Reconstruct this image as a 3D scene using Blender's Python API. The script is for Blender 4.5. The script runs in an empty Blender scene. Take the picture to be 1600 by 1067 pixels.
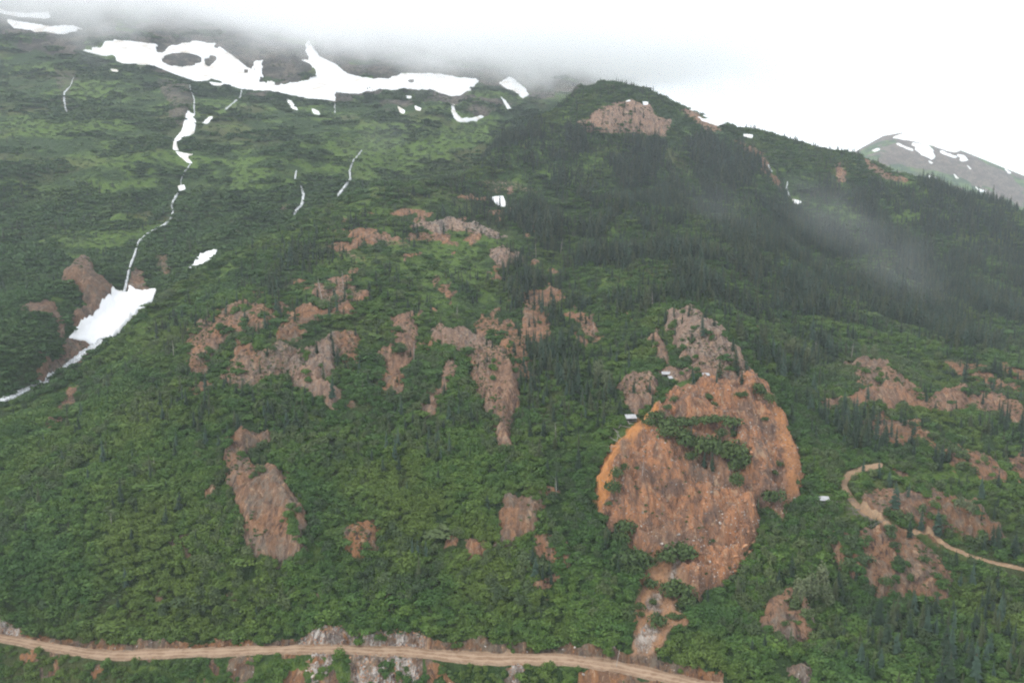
import bpy, math, random
import numpy as np

# ------------------------------------------------------------------ camera, sky, sun, exposure
SC = bpy.context.scene
COL = SC.collection
F, CX, CY, PITCH = 1244.0, 800.0, 533.5, math.radians(8.0)
cp, sp = math.cos(PITCH), math.sin(PITCH)
cam_d = bpy.data.cameras.new('camera'); cam = bpy.data.objects.new('camera', cam_d); COL.objects.link(cam)
cam.location = (0, 0, 0); cam.rotation_euler = (math.radians(90) - PITCH, 0, 0)
cam_d.sensor_width = 36.0; cam_d.lens = 36.0 * F / 1600.0
cam_d.clip_start = 1.0; cam_d.clip_end = 20000.0
SC.camera = cam
SC.view_settings.view_transform = 'Standard'; SC.view_settings.look = 'None'
SC.view_settings.exposure = 0.56; SC.view_settings.gamma = 1.0
SC.cycles.use_denoising = True; SC.cycles.denoising_input_passes = 'RGB_ALBEDO_NORMAL'; SC.cycles.denoising_prefilter = 'NONE'
SC.cycles.max_bounces = 14; SC.cycles.diffuse_bounces = 3; SC.cycles.volume_bounces = 12
SC.cycles.transparent_max_bounces = 8
SC.cycles.filter_width = 2.1
SC.cycles.volume_step_rate = 1.6; SC.cycles.volume_max_steps = 96

SUN_EL, SUN_ROT = math.radians(43), math.radians(-120)
W = bpy.data.worlds.new('World'); SC.world = W; W.use_nodes = True
nt = W.node_tree; nt.nodes.clear()
wo = nt.nodes.new('ShaderNodeOutputWorld'); bg = nt.nodes.new('ShaderNodeBackground')
sky = nt.nodes.new('ShaderNodeTexSky'); sky.sky_type = 'NISHITA'; sky.sun_disc = False
sky.sun_elevation = SUN_EL; sky.sun_rotation = SUN_ROT; sky.dust_density = 4.0; sky.altitude = 500
mx = nt.nodes.new('ShaderNodeMix'); mx.data_type = 'RGBA'; mx.inputs[0].default_value = 0.86
nt.links.new(sky.outputs[0], mx.inputs[6]); mx.inputs[7].default_value = (12.4, 12.9, 13.4, 1)   # even overcast deck
bg.inputs[1].default_value = 0.10
nt.links.new(mx.outputs[2], bg.inputs[0]); nt.links.new(bg.outputs[0], wo.inputs[0])
sl = bpy.data.lights.new('sun', 'SUN'); so = bpy.data.objects.new('sun', sl); COL.objects.link(so)
sl.energy = 1.5; sl.angle = math.radians(12); sl.color = (1.0, 0.97, 0.92)
so.rotation_euler = (math.radians(47), 0, math.radians(-60))

rng = np.random.default_rng(7)
random.seed(7)

# ------------------------------------------------------------------ helpers
def ray(px, py):
    """slope tangents (a = x/y, e = z/y) of a sight line of the design view"""
    px = np.asarray(px, float); py = np.asarray(py, float)
    u = (px - CX) / F; v = (CY - py) / F
    fy = cp + v * sp
    return u / fy, (-sp + v * cp) / fy
def pix(x, y, z):
    d = y * cp - z * sp
    return CX + F * x / d, CY - F * (y * sp + z * cp) / d

def _h(ix, iy, s):
    h = (ix * 374761393 + iy * 668265263 + s * 974634777) & 0xffffffff
    h = ((h ^ (h >> 13)) * 1274126177) & 0xffffffff
    return ((h ^ (h >> 16)) & 0xffff) / 65535.0
def vnoise(x, y, s=0):
    x = np.asarray(x, float); y = np.asarray(y, float)
    xi = np.floor(x).astype(np.int64); yi = np.floor(y).astype(np.int64)
    fx = x - xi; fy = y - yi
    fx = fx * fx * fx * (fx * (fx * 6 - 15) + 10); fy = fy * fy * fy * (fy * (fy * 6 - 15) + 10)
    a = _h(xi, yi, s); b = _h(xi + 1, yi, s); c = _h(xi, yi + 1, s); d = _h(xi + 1, yi + 1, s)
    return (a + (b - a) * fx) * (1 - fy) + (c + (d - c) * fx) * fy
def fbm(x, y, o=4, s=0):
    t = 0; w = 0.5; n = 0
    for k in range(o):
        t = t + w * (vnoise(x, y, s + k * 17) * 2 - 1); n += w
        x = x * 2.03 + 11.3; y = y * 2.03 + 5.7; w *= 0.5
    return t / n
def sstep(a, b, x):
    t = np.clip((x - a) / (b - a), 0, 1); return t * t * (3 - 2 * t)

def sdf(P, X, Y, pad=30):
    """signed distance to polygon P (negative inside), +999 far away"""
    P = np.array(P, float); out = np.full(X.shape, 999.0)
    m = (X > P[:, 0].min() - pad) & (X < P[:, 0].max() + pad) & (Y > P[:, 1].min() - pad) & (Y < P[:, 1].max() + pad)
    x = X[m]; y = Y[m]
    if not x.size: return out
    d = np.full(x.shape, 1e18); ins = np.zeros(x.shape, bool); n = len(P)
    for i in range(n):
        ax, ay = P[i]; bx, by = P[(i + 1) % n]
        ex, ey = bx - ax, by - ay; wx, wy = x - ax, y - ay
        t = np.clip((wx * ex + wy * ey) / (ex * ex + ey * ey + 1e-9), 0, 1)
        d = np.minimum(d, (wx - ex * t) ** 2 + (wy - ey * t) ** 2)
        c = (ay > y) != (by > y)
        if ey != 0: ins ^= c & (x < ax + (y - ay) * ex / ey)
    d = np.sqrt(d); d[ins] *= -1; out[m] = d
    return out
def sdl(P, X, Y, pad=30):
    """distance to an open polyline whose points carry a half-width: negative inside"""
    out = np.full(X.shape, 999.0); P = np.array(P, float)
    m = (X > P[:, 0].min() - pad) & (X < P[:, 0].max() + pad) & (Y > P[:, 1].min() - pad) & (Y < P[:, 1].max() + pad)
    x = X[m]; y = Y[m]; d = np.full(x.shape, 1e9)
    for i in range(len(P) - 1):
        ax, ay, aw = P[i]; bx, by, bw = P[i + 1]
        ex, ey = bx - ax, by - ay
        t = np.clip(((x - ax) * ex + (y - ay) * ey) / (ex * ex + ey * ey + 1e-9), 0, 1)
        d = np.minimum(d, np.hypot(x - ax - ex * t, y - ay - ey * t) - (aw + (bw - aw) * t))
    out[m] = d; return out

def tag(o, label=None, cat=None, group=None, kind=None):
    if label: o['label'] = label
    if cat: o['category'] = cat
    if group: o['group'] = group
    if kind: o['kind'] = kind
    return o
def mesh_np(name, V, Fq, mats=(), midx=None, smooth=False, attrs=None):
    me = bpy.data.meshes.new(name)
    V = np.asarray(V, np.float32); n = len(V)
    me.vertices.add(n); me.vertices.foreach_set('co', V.ravel())
    Fq = [np.asarray(f, np.int32) for f in (Fq if isinstance(Fq, (list, tuple)) else [Fq]) if len(f)]
    if Fq:
        loops = np.concatenate([f.ravel() for f in Fq]); tot = np.concatenate([np.full(len(f), f.shape[1], np.int32) for f in Fq])
        st = np.concatenate([[0], np.cumsum(tot)[:-1]]).astype(np.int32)
        me.loops.add(len(loops)); me.loops.foreach_set('vertex_index', loops)
        me.polygons.add(len(tot)); me.polygons.foreach_set('loop_start', st); me.polygons.foreach_set('loop_total', tot)
        if midx is not None: me.polygons.foreach_set('material_index', np.asarray(midx, np.int32))
        me.polygons.foreach_set('use_smooth', np.full(len(tot), smooth))
    for m in mats: me.materials.append(m)
    for k, v in (attrs or {}).items():
        if v.dtype.kind == 'i':
            a = me.attributes.new(k, 'INT', 'POINT'); a.data.foreach_set('value', v.astype(np.int32))
        elif v.ndim == 1:
            a = me.attributes.new(k, 'FLOAT', 'POINT'); a.data.foreach_set('value', v.astype(np.float32))
        else:
            a = me.attributes.new(k, 'FLOAT_COLOR', 'POINT')
            c = np.ones((len(v), 4), np.float32); c[:, :v.shape[1]] = v; a.data.foreach_set('color', c.ravel())
    me.update(calc_edges=True)
    return me
def link(name, me, parent=None):
    o = bpy.data.objects.new(name, me); COL.objects.link(o)
    if parent: o.parent = parent
    return o

# ------------------------------------------------------------------ materials
class NB:
    def __init__(s, name):
        s.m = bpy.data.materials.new(name); s.m.use_nodes = True; s.t = s.m.node_tree; s.t.nodes.clear()
        s.out = s.n('ShaderNodeOutputMaterial')
    def n(s, typ, **k):
        nd = s.t.nodes.new(typ)
        for a, b in k.items(): setattr(nd, a, b)
        return nd
    def put(s, sock, v):
        if v is None: return
        if isinstance(v, bpy.types.NodeSocket): s.t.links.new(v, sock)
        elif isinstance(v, (tuple, list)) and len(v) == 3 and sock.type == 'RGBA': sock.default_value = (*v, 1)
        else: sock.default_value = v
    def mix(s, f, a, b, mode='MIX'):
        nd = s.n('ShaderNodeMix', data_type='RGBA', blend_type=mode)
        s.put(nd.inputs[0], f); s.put(nd.inputs[6], a); s.put(nd.inputs[7], b); return nd.outputs[2]
    def math(s, op, a, b=None, c=None):
        nd = s.n('ShaderNodeMath', operation=op); s.put(nd.inputs[0], a)
        if b is not None: s.put(nd.inputs[1], b)
        if c is not None: s.put(nd.inputs[2], c)
        return nd.outputs[0]
    def pos(s):
        if not hasattr(s, '_p'): s._p = s.n('ShaderNodeNewGeometry').outputs['Position']
        return s._p
    def noise(s, scale, detail=4, rough=0.6, stretch=None, dist=0.0, vec=None):
        v = vec or s.pos()
        if stretch:
            mp = s.n('ShaderNodeMapping'); s.put(mp.inputs[0], v); mp.inputs['Scale'].default_value = stretch; v = mp.outputs[0]
        nd = s.n('ShaderNodeTexNoise'); s.put(nd.inputs['Vector'], v)
        nd.inputs['Scale'].default_value = scale; nd.inputs['Detail'].default_value = detail
        nd.inputs['Roughness'].default_value = rough; nd.inputs['Distortion'].default_value = dist
        return nd.outputs[0]
    def ramp(s, f, lo, hi, a=0.0, b=1.0):
        nd = s.n('ShaderNodeMapRange', interpolation_type='SMOOTHSTEP'); s.put(nd.inputs[0], f)
        nd.inputs[1].default_value = lo; nd.inputs[2].default_value = hi; nd.inputs[3].default_value = a; nd.inputs[4].default_value = b
        return nd.outputs[0]
    def attr(s, name):
        nd = s.n('ShaderNodeAttribute', attribute_name=name)
        sx = s.n('ShaderNodeSeparateColor'); s.put(sx.inputs[0], nd.outputs['Color']); return sx.outputs
    def fin(s, col, rough=0.9, bump=None, bs=0.5, bd=0.3, spec=0.2, trans=None):
        b = s.n('ShaderNodeBsdfPrincipled'); s.put(b.inputs['Base Color'], col); s.put(b.inputs['Roughness'], rough)
        b.inputs['Specular IOR Level'].default_value = spec
        if bump is not None:
            bn = s.n('ShaderNodeBump'); bn.inputs['Strength'].default_value = bs; bn.inputs['Distance'].default_value = bd
            s.put(bn.inputs['Height'], bump); s.put(b.inputs['Normal'], bn.outputs[0])
        s.put(s.out.inputs[0], b.outputs[0]); return s.m

ROCKBROWN = (0.175, 0.098, 0.056); ROCKGREY = (0.175, 0.138, 0.102)
def rock_cols(b, orange, grey):
    n1 = b.noise(0.35, 6, 0.65, (1, 0.6, 0.5)); n2 = b.noise(0.06, 4, 0.6); n3 = b.noise(0.7, 5, 0.75, (1, 1, 0.45))
    n4 = b.noise(0.13, 6, 0.72, (1.7, 0.5, 0.5), 1.4); n5 = b.noise(0.26, 5, 0.75, (1.6, 1, 0.30), 0.8)
    base = b.mix(b.ramp(n1, 0.42, 0.58), ROCKBROWN, ROCKGREY)
    base = b.mix(b.ramp(n2, 0.48, 0.58), base, (0.27, 0.132, 0.062))
    og = b.mix(b.ramp(n1, 0.40, 0.60), (0.44, 0.205, 0.100), (0.29, 0.150, 0.088))
    og = b.mix(b.ramp(n2, 0.48, 0.62), og, (0.19, 0.118, 0.085))
    base = b.mix(orange, base, og)
    base = b.mix(grey, base, b.mix(b.ramp(n3, 0.42, 0.58), (0.24, 0.205, 0.175), (0.50, 0.46, 0.42)))
    base = b.mix(b.math('MULTIPLY', b.ramp(n4, 0.51, 0.57), 0.70), base, b.mix(0.70, base, (0.09, 0.068, 0.06)))
    vr_ = b.noise(0.022, 3, 0.6); loose = b.math('MULTIPLY', b.ramp(vr_, 0.42, 0.58, .35, 1.0), b.math('SUBTRACT', 1.0, b.math('MULTIPLY', orange, .35)))
    base = b.mix(b.math('MULTIPLY', b.ramp(n5, 0.54, 0.60), b.math('MULTIPLY', loose, 0.95)), base, (0.060, 0.040, 0.034))
    base = b.mix(b.math('MULTIPLY', b.ramp(n5, 0.45, 0.37), 0.60), base, (0.44, 0.30, 0.19))
    return base, n1, b.math('ADD', n3, b.math('MULTIPLY', n5, 2.0))

def terrain_mat():
    b = NB('mountain_ground'); r1 = b.attr('mask_a'); r2 = b.attr('mask_b')
    rock, n1, n3 = rock_cols(b, r1[1], r2[1])
    al = b.n('ShaderNodeAttribute', attribute_name='alpine').outputs['Fac']; n6 = b.noise(0.03, 5, 0.7, (1, .6, 1.6)); n7 = b.noise(0.16, 5, 0.75)
    ar = b.mix(b.ramp(n6, 0.42, 0.58), (0.055, 0.052, 0.044), (0.150, 0.125, 0.098)); ar = b.mix(b.ramp(n7, 0.50, 0.60), ar, (0.030, 0.032, 0.028))
    rock = b.mix(al, rock, ar)
    # greens: dark heath and alder, light meadow
    s1 = b.noise(0.030, 5, 0.62, (0.8, 0.8, 1.9), 0.4); s2 = b.noise(0.4, 4, 0.7); s3 = b.noise(0.009, 3, 0.5)
    dark = b.mix(b.ramp(s2, 0.3, 0.7), (0.022, 0.046, 0.014), (0.042, 0.075, 0.021))
    light = b.mix(b.ramp(s2, 0.3, 0.7), (0.072, 0.135, 0.026), (0.112, 0.165, 0.036))
    g = b.mix(b.ramp(b.math('ADD', s1, b.math('MULTIPLY', b.math('SUBTRACT', r2[0], 0.5), 0.5)), 0.44, 0.60), dark, light)
    g = b.mix(b.ramp(s3, 0.52, 0.68, 0, 0.5), g, (0.115, 0.105, 0.042))
    base = b.mix(b.ramp(b.math('ADD', r1[0], b.math('MULTIPLY', b.math('SUBTRACT', s2, 0.5), 0.7)), 0.40, 0.58), g, rock)
    dirt = b.mix(b.ramp(n1, 0.3, 0.7), (0.34, 0.225, 0.145), (0.42, 0.30, 0.205))
    base = b.mix(r1[2], base, dirt)
    base = b.mix(b.math('MULTIPLY', r2[2], 0.9), base, b.mix(b.ramp(n1, 0.3, 0.7), (0.62, 0.275, 0.090), (0.50, 0.22, 0.085)))
    h = b.math('ADD', n3, b.math('MULTIPLY', n1, 1.6))
    return b.fin(base, 0.95, h, 1.0, 1.6, 0.15)
def road_mat(name, c1, c2):
    b = NB(name); n = b.noise(0.25, 6, 0.75); n2 = b.noise(2.0, 4, 0.7)
    ac = b.n('ShaderNodeAttribute', attribute_name='across').outputs['Fac']
    rut = b.math('ABSOLUTE', b.math('SUBTRACT', b.math('ABSOLUTE', b.math('SUBTRACT', ac, .5)), .2)); rut = b.ramp(rut, .10, .02)
    c = b.mix(b.ramp(n, 0.4, 0.6), c1, c2); c = b.mix(b.math('MULTIPLY', rut, 0.45), c, (0.40, 0.30, 0.21)); edge = b.ramp(b.math('ABSOLUTE', b.math('SUBTRACT', ac, .5)), .36, .5)
    c = b.mix(b.math('MULTIPLY', edge, b.ramp(n2, .4, .6)), c, (0.17, 0.12, 0.08)); c = b.mix(b.ramp(n2, 0.55, 0.75, 0, 0.5), c, (0.36, 0.30, 0.24))
    return b.fin(c, 0.95, n2, 0.5, 0.1, 0.15)
def snow_mat():
    b = NB('old_snow'); n = b.noise(0.03, 5, 0.6); n2 = b.noise(0.7, 4, 0.6)
    c = b.mix(b.ramp(n, 0.50, 0.68, 0, 0.8), (0.74, 0.74, 0.75), (0.52, 0.45, 0.37))
    return b.fin(c, 0.7, n2, 0.35, 0.6, 0.3)
def water_mat():
    b = NB('white_water'); n = b.noise(1.2, 4, 0.7, (1, 1, 0.3))
    return b.fin(b.mix(b.ramp(n, 0.44, 0.56), (0.66, 0.68, 0.70), (0.20, 0.20, 0.20)), 0.35, n, 0.5, 0.3, 0.5)
def leaf_mat(name, c1, c2, c3, sc=0.02, c4=None):
    b = NB(name); oi = b.n('ShaderNodeObjectInfo'); n = b.noise(sc, 3, 0.6); n2 = b.noise(0.9, 2, 0.5)
    c = b.mix(oi.outputs['Random'], c1, c2)
    c = b.mix(b.ramp(n, 0.42, 0.62, 0, 0.75), c, c3)
    if c4: c = b.mix(b.ramp(b.noise(sc * .6, 4, 0.65, (1.3, 1, 1)), 0.50, 0.64, 0, 0.8), c, c4)
    c = b.mix(b.ramp(n2, 0.35, 0.65, 0, 0.5), c, b.mix(1.0, c, (0.62, 0.62, 0.7), 'MULTIPLY'))
    return b.fin(c, 0.75, spec=0.25)
def flat_mat(name, c, rough=0.8, c2=None, sc=2.0, metal=0):
    b = NB(name); n = b.noise(sc, 4, 0.65)
    m = b.fin(b.mix(b.ramp(n, 0.3, 0.7), c, c2 or tuple(x * 0.7 for x in c)), rough)
    return m
M_T = terrain_mat()
M_ROAD = road_mat('packed_gravel', (0.20, 0.125, 0.078), (0.29, 0.20, 0.135))
M_PATH = road_mat('trodden_earth', (0.24, 0.145, 0.08), (0.33, 0.22, 0.13))
M_SNOW = snow_mat(); M_WATER = water_mat()
M_ALDER = leaf_mat('alder_leaves', (0.042, 0.094, 0.017), (0.084, 0.142, 0.023), (0.034, 0.082, 0.019), 0.02, (0.090, 0.130, 0.022))
M_HEATH = leaf_mat('heath_leaves', (0.028, 0.066, 0.016), (0.054, 0.098, 0.021), (0.036, 0.082, 0.019), 0.01, (0.075, 0.120, 0.024))
M_OLIVE = leaf_mat('dull_willow_leaves', (0.050, 0.078, 0.026), (0.085, 0.115, 0.038), (0.030, 0.058, 0.022))
M_BUSH = leaf_mat('willow_leaves', (0.042, 0.072, 0.018), (0.060, 0.092, 0.022), (0.045, 0.076, 0.020))
M_PALE = leaf_mat('poplar_leaves', (0.085, 0.110, 0.050), (0.115, 0.135, 0.065), (0.10, 0.125, 0.055))
TINT = {'dark green': leaf_mat('dark_needles', (0.012, 0.028, 0.014), (0.022, 0.042, 0.018), (0.017, 0.035, 0.016)),
        'blue-green': leaf_mat('blue_needles', (0.026, 0.052, 0.032), (0.040, 0.072, 0.044), (0.030, 0.058, 0.036)),
        'olive green': leaf_mat('olive_needles', (0.036, 0.050, 0.018), (0.050, 0.064, 0.024), (0.04, 0.054, 0.02))}
M_BARK = flat_mat('spruce_bark', (0.12, 0.085, 0.065)); M_DEAD = flat_mat('weathered_wood', (0.36, 0.33, 0.30), 0.85, (0.22, 0.19, 0.17))
M_TIN = flat_mat('white_tin_roof', (0.40, 0.41, 0.42), 0.6, (0.26, 0.25, 0.25), 0.8)
M_WOOD = flat_mat('grey_boards', (0.17, 0.15, 0.135), 0.9, (0.09, 0.08, 0.07), 1.0)
M_RUST = flat_mat('rusty_iron', (0.20, 0.08, 0.045), 0.8)
def rock_mat(name, o, g):
    b = NB(name); c, n1, n3 = rock_cols(b, o, g); return b.fin(c, 0.9, n3, 0.8, 0.4, 0.2)
M_RO = rock_mat('orange_rock', 0.8, 0.0); M_RG = rock_mat('grey_rock', 0.0, 0.9)
#@@TERRAIN
# ------------------------------------------------------------------ terrain: slope profiles fixed at knots, one sheet
ZR = -140.0                                    # level of the haul road
def col_knots(curves, A):
    Ys, Es = [], []
    for c in curves:
        if isinstance(c, tuple):               # constant (Y, z)
            Ys.append(np.full(A.shape, float(c[0]))); Es.append(np.full(A.shape, c[1] / c[0])); continue
        c = np.array(c, float); a, e = ray(c[:, 0], c[:, 1])
        Es.append(np.interp(A, a, e)); Ys.append(np.interp(A, a, c[:, 2]))
    return np.array(Ys), np.array(Es)
def pchip(Yk, Ek, rows):
    """monotone cubic through the knots of every column, in the space of true heights"""
    Zk = Yk * Ek; h = np.diff(Yk, axis=0); d = np.diff(Zk, axis=0) / h
    m = np.zeros_like(Zk); m[0] = d[0]; m[-1] = d[-1]
    w1 = 2 * h[1:] + h[:-1]; w2 = h[1:] + 2 * h[:-1]
    same = d[:-1] * d[1:] > 0
    with np.errstate(divide='ignore', invalid='ignore'):
        m[1:-1] = np.where(same, (w1 + w2) / (w1 / np.where(d[:-1] == 0, 1, d[:-1]) + w2 / np.where(d[1:] == 0, 1, d[1:])), 0)
    Y, Z, T = [], [], []
    for k, nr in enumerate(rows):
        for i in range(nr + (1 if k == len(rows) - 1 else 0)):
            t = i / nr; t2, t3 = t * t, t * t * t
            Y.append(Yk[k] + h[k] * t); T.append(k + t)
            Z.append((2*t3-3*t2+1)*Zk[k] + (t3-2*t2+t)*h[k]*m[k] + (-2*t3+3*t2)*Zk[k+1] + (t3-t2)*h[k]*m[k+1])
    return np.array(Y), np.array(Z), np.array(T)

def road_curve(P, dy=0.0, dz=0.0):
    out = []; xs = np.arange(-300, 1900, 9.0); ys = np.interp(xs, *np.array(P, float).T); ys = ys + 2.2 * fbm(xs / 26, ys * 0 + P[5][1], 4, 97)
    for x, y in zip(xs, ys):
        a, e = ray(x, y); out.append((x, y, (ZR + dz) / float(e) + dy))
    return out
RO = [(-300,972),(-60,992),(0,1002),(60,1013),(120,1024),(180,1030),(300,1025),(420,1020),(520,1019),(640,1024),(750,1036),(880,1037),(960,1048),(1040,1064),(1120,1084),(1300,1120),(1900,1200)]
RI = [(-300,960),(-60,980),(0,990),(60,1001),(120,1011),(180,1016),(300,1013),(420,1009),(520,1007),(640,1011),(750,1020),(860,1020),(960,1033),(1040,1049),(1120,1067),(1300,1103),(1900,1180)]
BK = [(-300,925),(-60,950),(0,965),(30,988),(60,996),(120,1005),(180,1009),(300,1007),(420,1003),(470,999),(520,988),(640,990),(700,1005),(860,1012),(960,1018),(1040,1035),(1120,1052),(1300,1090),(1900,1165)]
rix = np.array(road_curve(RI)); bk = [(x, float(np.interp(x, *np.array(BK, float).T)), yy + 2.2) for x, _, yy in rix]
K = [
 (60, -260.0), (150, -212.0),
 [(x, y + 46, yy - 7.5) for x, y, yy in road_curve(RO)],
 road_curve(RO), road_curve(RI), bk,
 [(-300,850,272),(0,868,276),(300,875,279),(800,880,281),(1100,880,283),(1300,920,270),(1600,930,266),(1900,950,262)],
 [(-300,760,305),(0,765,312),(300,755,315),(800,750,318),(1100,760,316),(1300,800,303),(1600,810,300),(1900,820,300)],
 [(-300,720,330),(0,700,342),(300,655,355),(800,650,362),(1100,655,352),(1300,690,352),(1600,700,352),(1900,700,352)],
 [(-300,700,350),(0,672,366),(120,622,386),(240,552,415),(400,520,440),(700,505,470),(900,510,480),(1050,590,392),(1160,590,395),(1230,600,425),(1300,600,440),(1600,618,440),(1900,640,440)],
 [(-300,685,365),(0,664,380),(120,608,415),(240,514,470),(345,444,530),(500,402,580),(700,372,640),(900,400,640),(1100,455,560),(1300,500,610),(1600,520,640),(1900,520,650)],
 [(-300,675,380),(0,650,392),(120,591,430),(240,490,495),(345,420,570),(450,370,640),(560,322,690),(700,305,740),(800,290,820),(900,262,880),(1100,285,930),(1300,345,950),(1600,420,900),(1900,430,880)],
 [(-300,760,300+80),(-1,641,402),(80,603,432),(120,578,446),(160,550,470),(180,534,482),(200,512,495),(240,473,525),(290,440,565),(345,405,610),(450,352,690),(560,304,760),(640,290,800),(700,279,820),(750,262,880),(790,225,980),(830,190,1050),(900,152,1120),(960,137,1160),(1010,141,1170),(1050,158,1180),(1100,180,1190),(1150,203,1190),(1200,214,1180),(1260,228,1150),(1340,238,1130),(1370,250,1125),(1400,268,1120),(1440,281,1110),(1500,305,1090),(1600,335,1060),(1900,400,1000)],
 [(-300,770,400),(0,646,414),(80,608,446),(160,556,484),(200,520,510),(240,482,544),(345,414,640),(560,315,800),(700,300,870),(790,255,1050),(900,175,1190),(960,165,1230),(1050,185,1250),(1340,275,1200),(1600,380,1120),(1900,450,1050)],
 [(-300,740,420),(0,627,432),(80,590,472),(120,561,492),(160,531,520),(200,480,565),(240,457,600),(300,425,650),(345,396,690),(450,350,780),(560,303,860),(700,292,930),(780,262,1120),(830,215,1300),(900,180,1420),(1000,190,1450),(1200,260,1500),(1400,330,1500),(1600,400,1450),(1900,480,1400)],
 [(-300,560,440),(0,545,455),(60,530,480),(100,500,515),(150,460,580),(190,425,650),(230,395,700),(300,380,740),(345,370,770),(450,325,860),(560,282,940),(700,245,1060),(800,205,1250),(900,165,1500),(1000,180,1550),(1200,250,1600),(1600,390,1600),(1900,470,1550)],
 [(-300,400,640),(0,385,660),(150,370,720),(250,330,800),(350,305,870),(450,275,940),(560,238,1050),(700,205,1190),(800,182,1370),(900,160,1600),(1000,172,1650),(1200,245,1750),(1600,385,1750),(1900,470,1700)],
 [(-300,240,940),(0,225,950),(200,212,1000),(300,210,1030),(450,200,1110),(600,182,1210),(700,172,1320),(800,160,1500),(900,148,1700),(1000,160,1800),(1200,240,1900),(1600,380,1900),(1900,460,1900)],
 [(-300,100,1330),(0,92,1350),(200,112,1350),(300,128,1370),(400,142,1400),(600,135,1500),(800,130,1700),(900,132,1800),(1000,148,1900),(1100,190,1950),(1200,240,2050),(1600,380,2050),(1900,460,2050)],
 [(-300,-60,1950),(0,-50,1950),(200,-25,1950),(400,15,2000),(600,50,2100),(750,72,2150),(850,90,2150),(950,110,2150),(1050,165,2200),(1200,240,2250),(1600,390,2250),(1900,460,2250)],
 (3200, -150.0),
]
ROWS = [6, 8, 24, 14, 12, 46, 62, 56, 62, 62, 62, 62, 8, 10, 50, 62, 66, 52, 66, 10]
AZ = np.concatenate([np.linspace(-1.05, -0.69, 50, endpoint=False), np.linspace(-0.69, 0.69, 1080), np.linspace(0.69, 1.05, 50)[1:]])
Yk, Ek = col_knots(K, AZ)
Yk = np.maximum.accumulate(Yk + np.arange(len(K))[:, None] * 0.01, axis=0)
for i in range(1, len(K)): Yk[i] = np.maximum(Yk[i], Yk[i-1] + 0.5)
YY, ZZ, TT = pchip(Yk, Ek, ROWS)
XX = AZ[None, :] * YY
TK = np.repeat(TT[:, None], len(AZ), 1)
near_ridge = np.exp(-((TK - 12) / .35) ** 2) + np.exp(-((TK - 14) / .3) ** 2)
steep = np.clip((TK - 5.2) / .8, 0, 1) * np.clip((20 - TK) / 2, 0, 1)
g1 = fbm(XX / 55, YY / 150, 3, 1) * 3.2 + fbm(XX / 18, YY / 50, 3, 2) * 1.3
g2 = (1 - np.abs(fbm(XX / 70, YY / 180, 4, 3)) * 2.2) * 2.6 + fbm(XX / 120, YY / 240, 2, 13) * 9
ZZ = ZZ + steep * YY / 330.0 * (g1 + g2 - 1.6) * (1 - .75 * np.clip(near_ridge, 0, 1)) * np.where(TK > 12.5, 1.15, 1) * (1 - .7 * sstep(16.2, 17, TK))
PX, PY = pix(XX, YY, ZZ)
KN_RIDGE, KN_FOOT = 12, 14
onA = TK < KN_RIDGE + 0.5; onB = ~onA
wob = 9.0 * fbm(PX / 24, PY / 18, 4, 5) + 5 * fbm(PX / 8, PY / 6, 3, 9)     # ragged outlines
PXw, PYw = PX + wob, PY + 8.0 * fbm(PX / 22, PY / 20, 4, 31)

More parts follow.
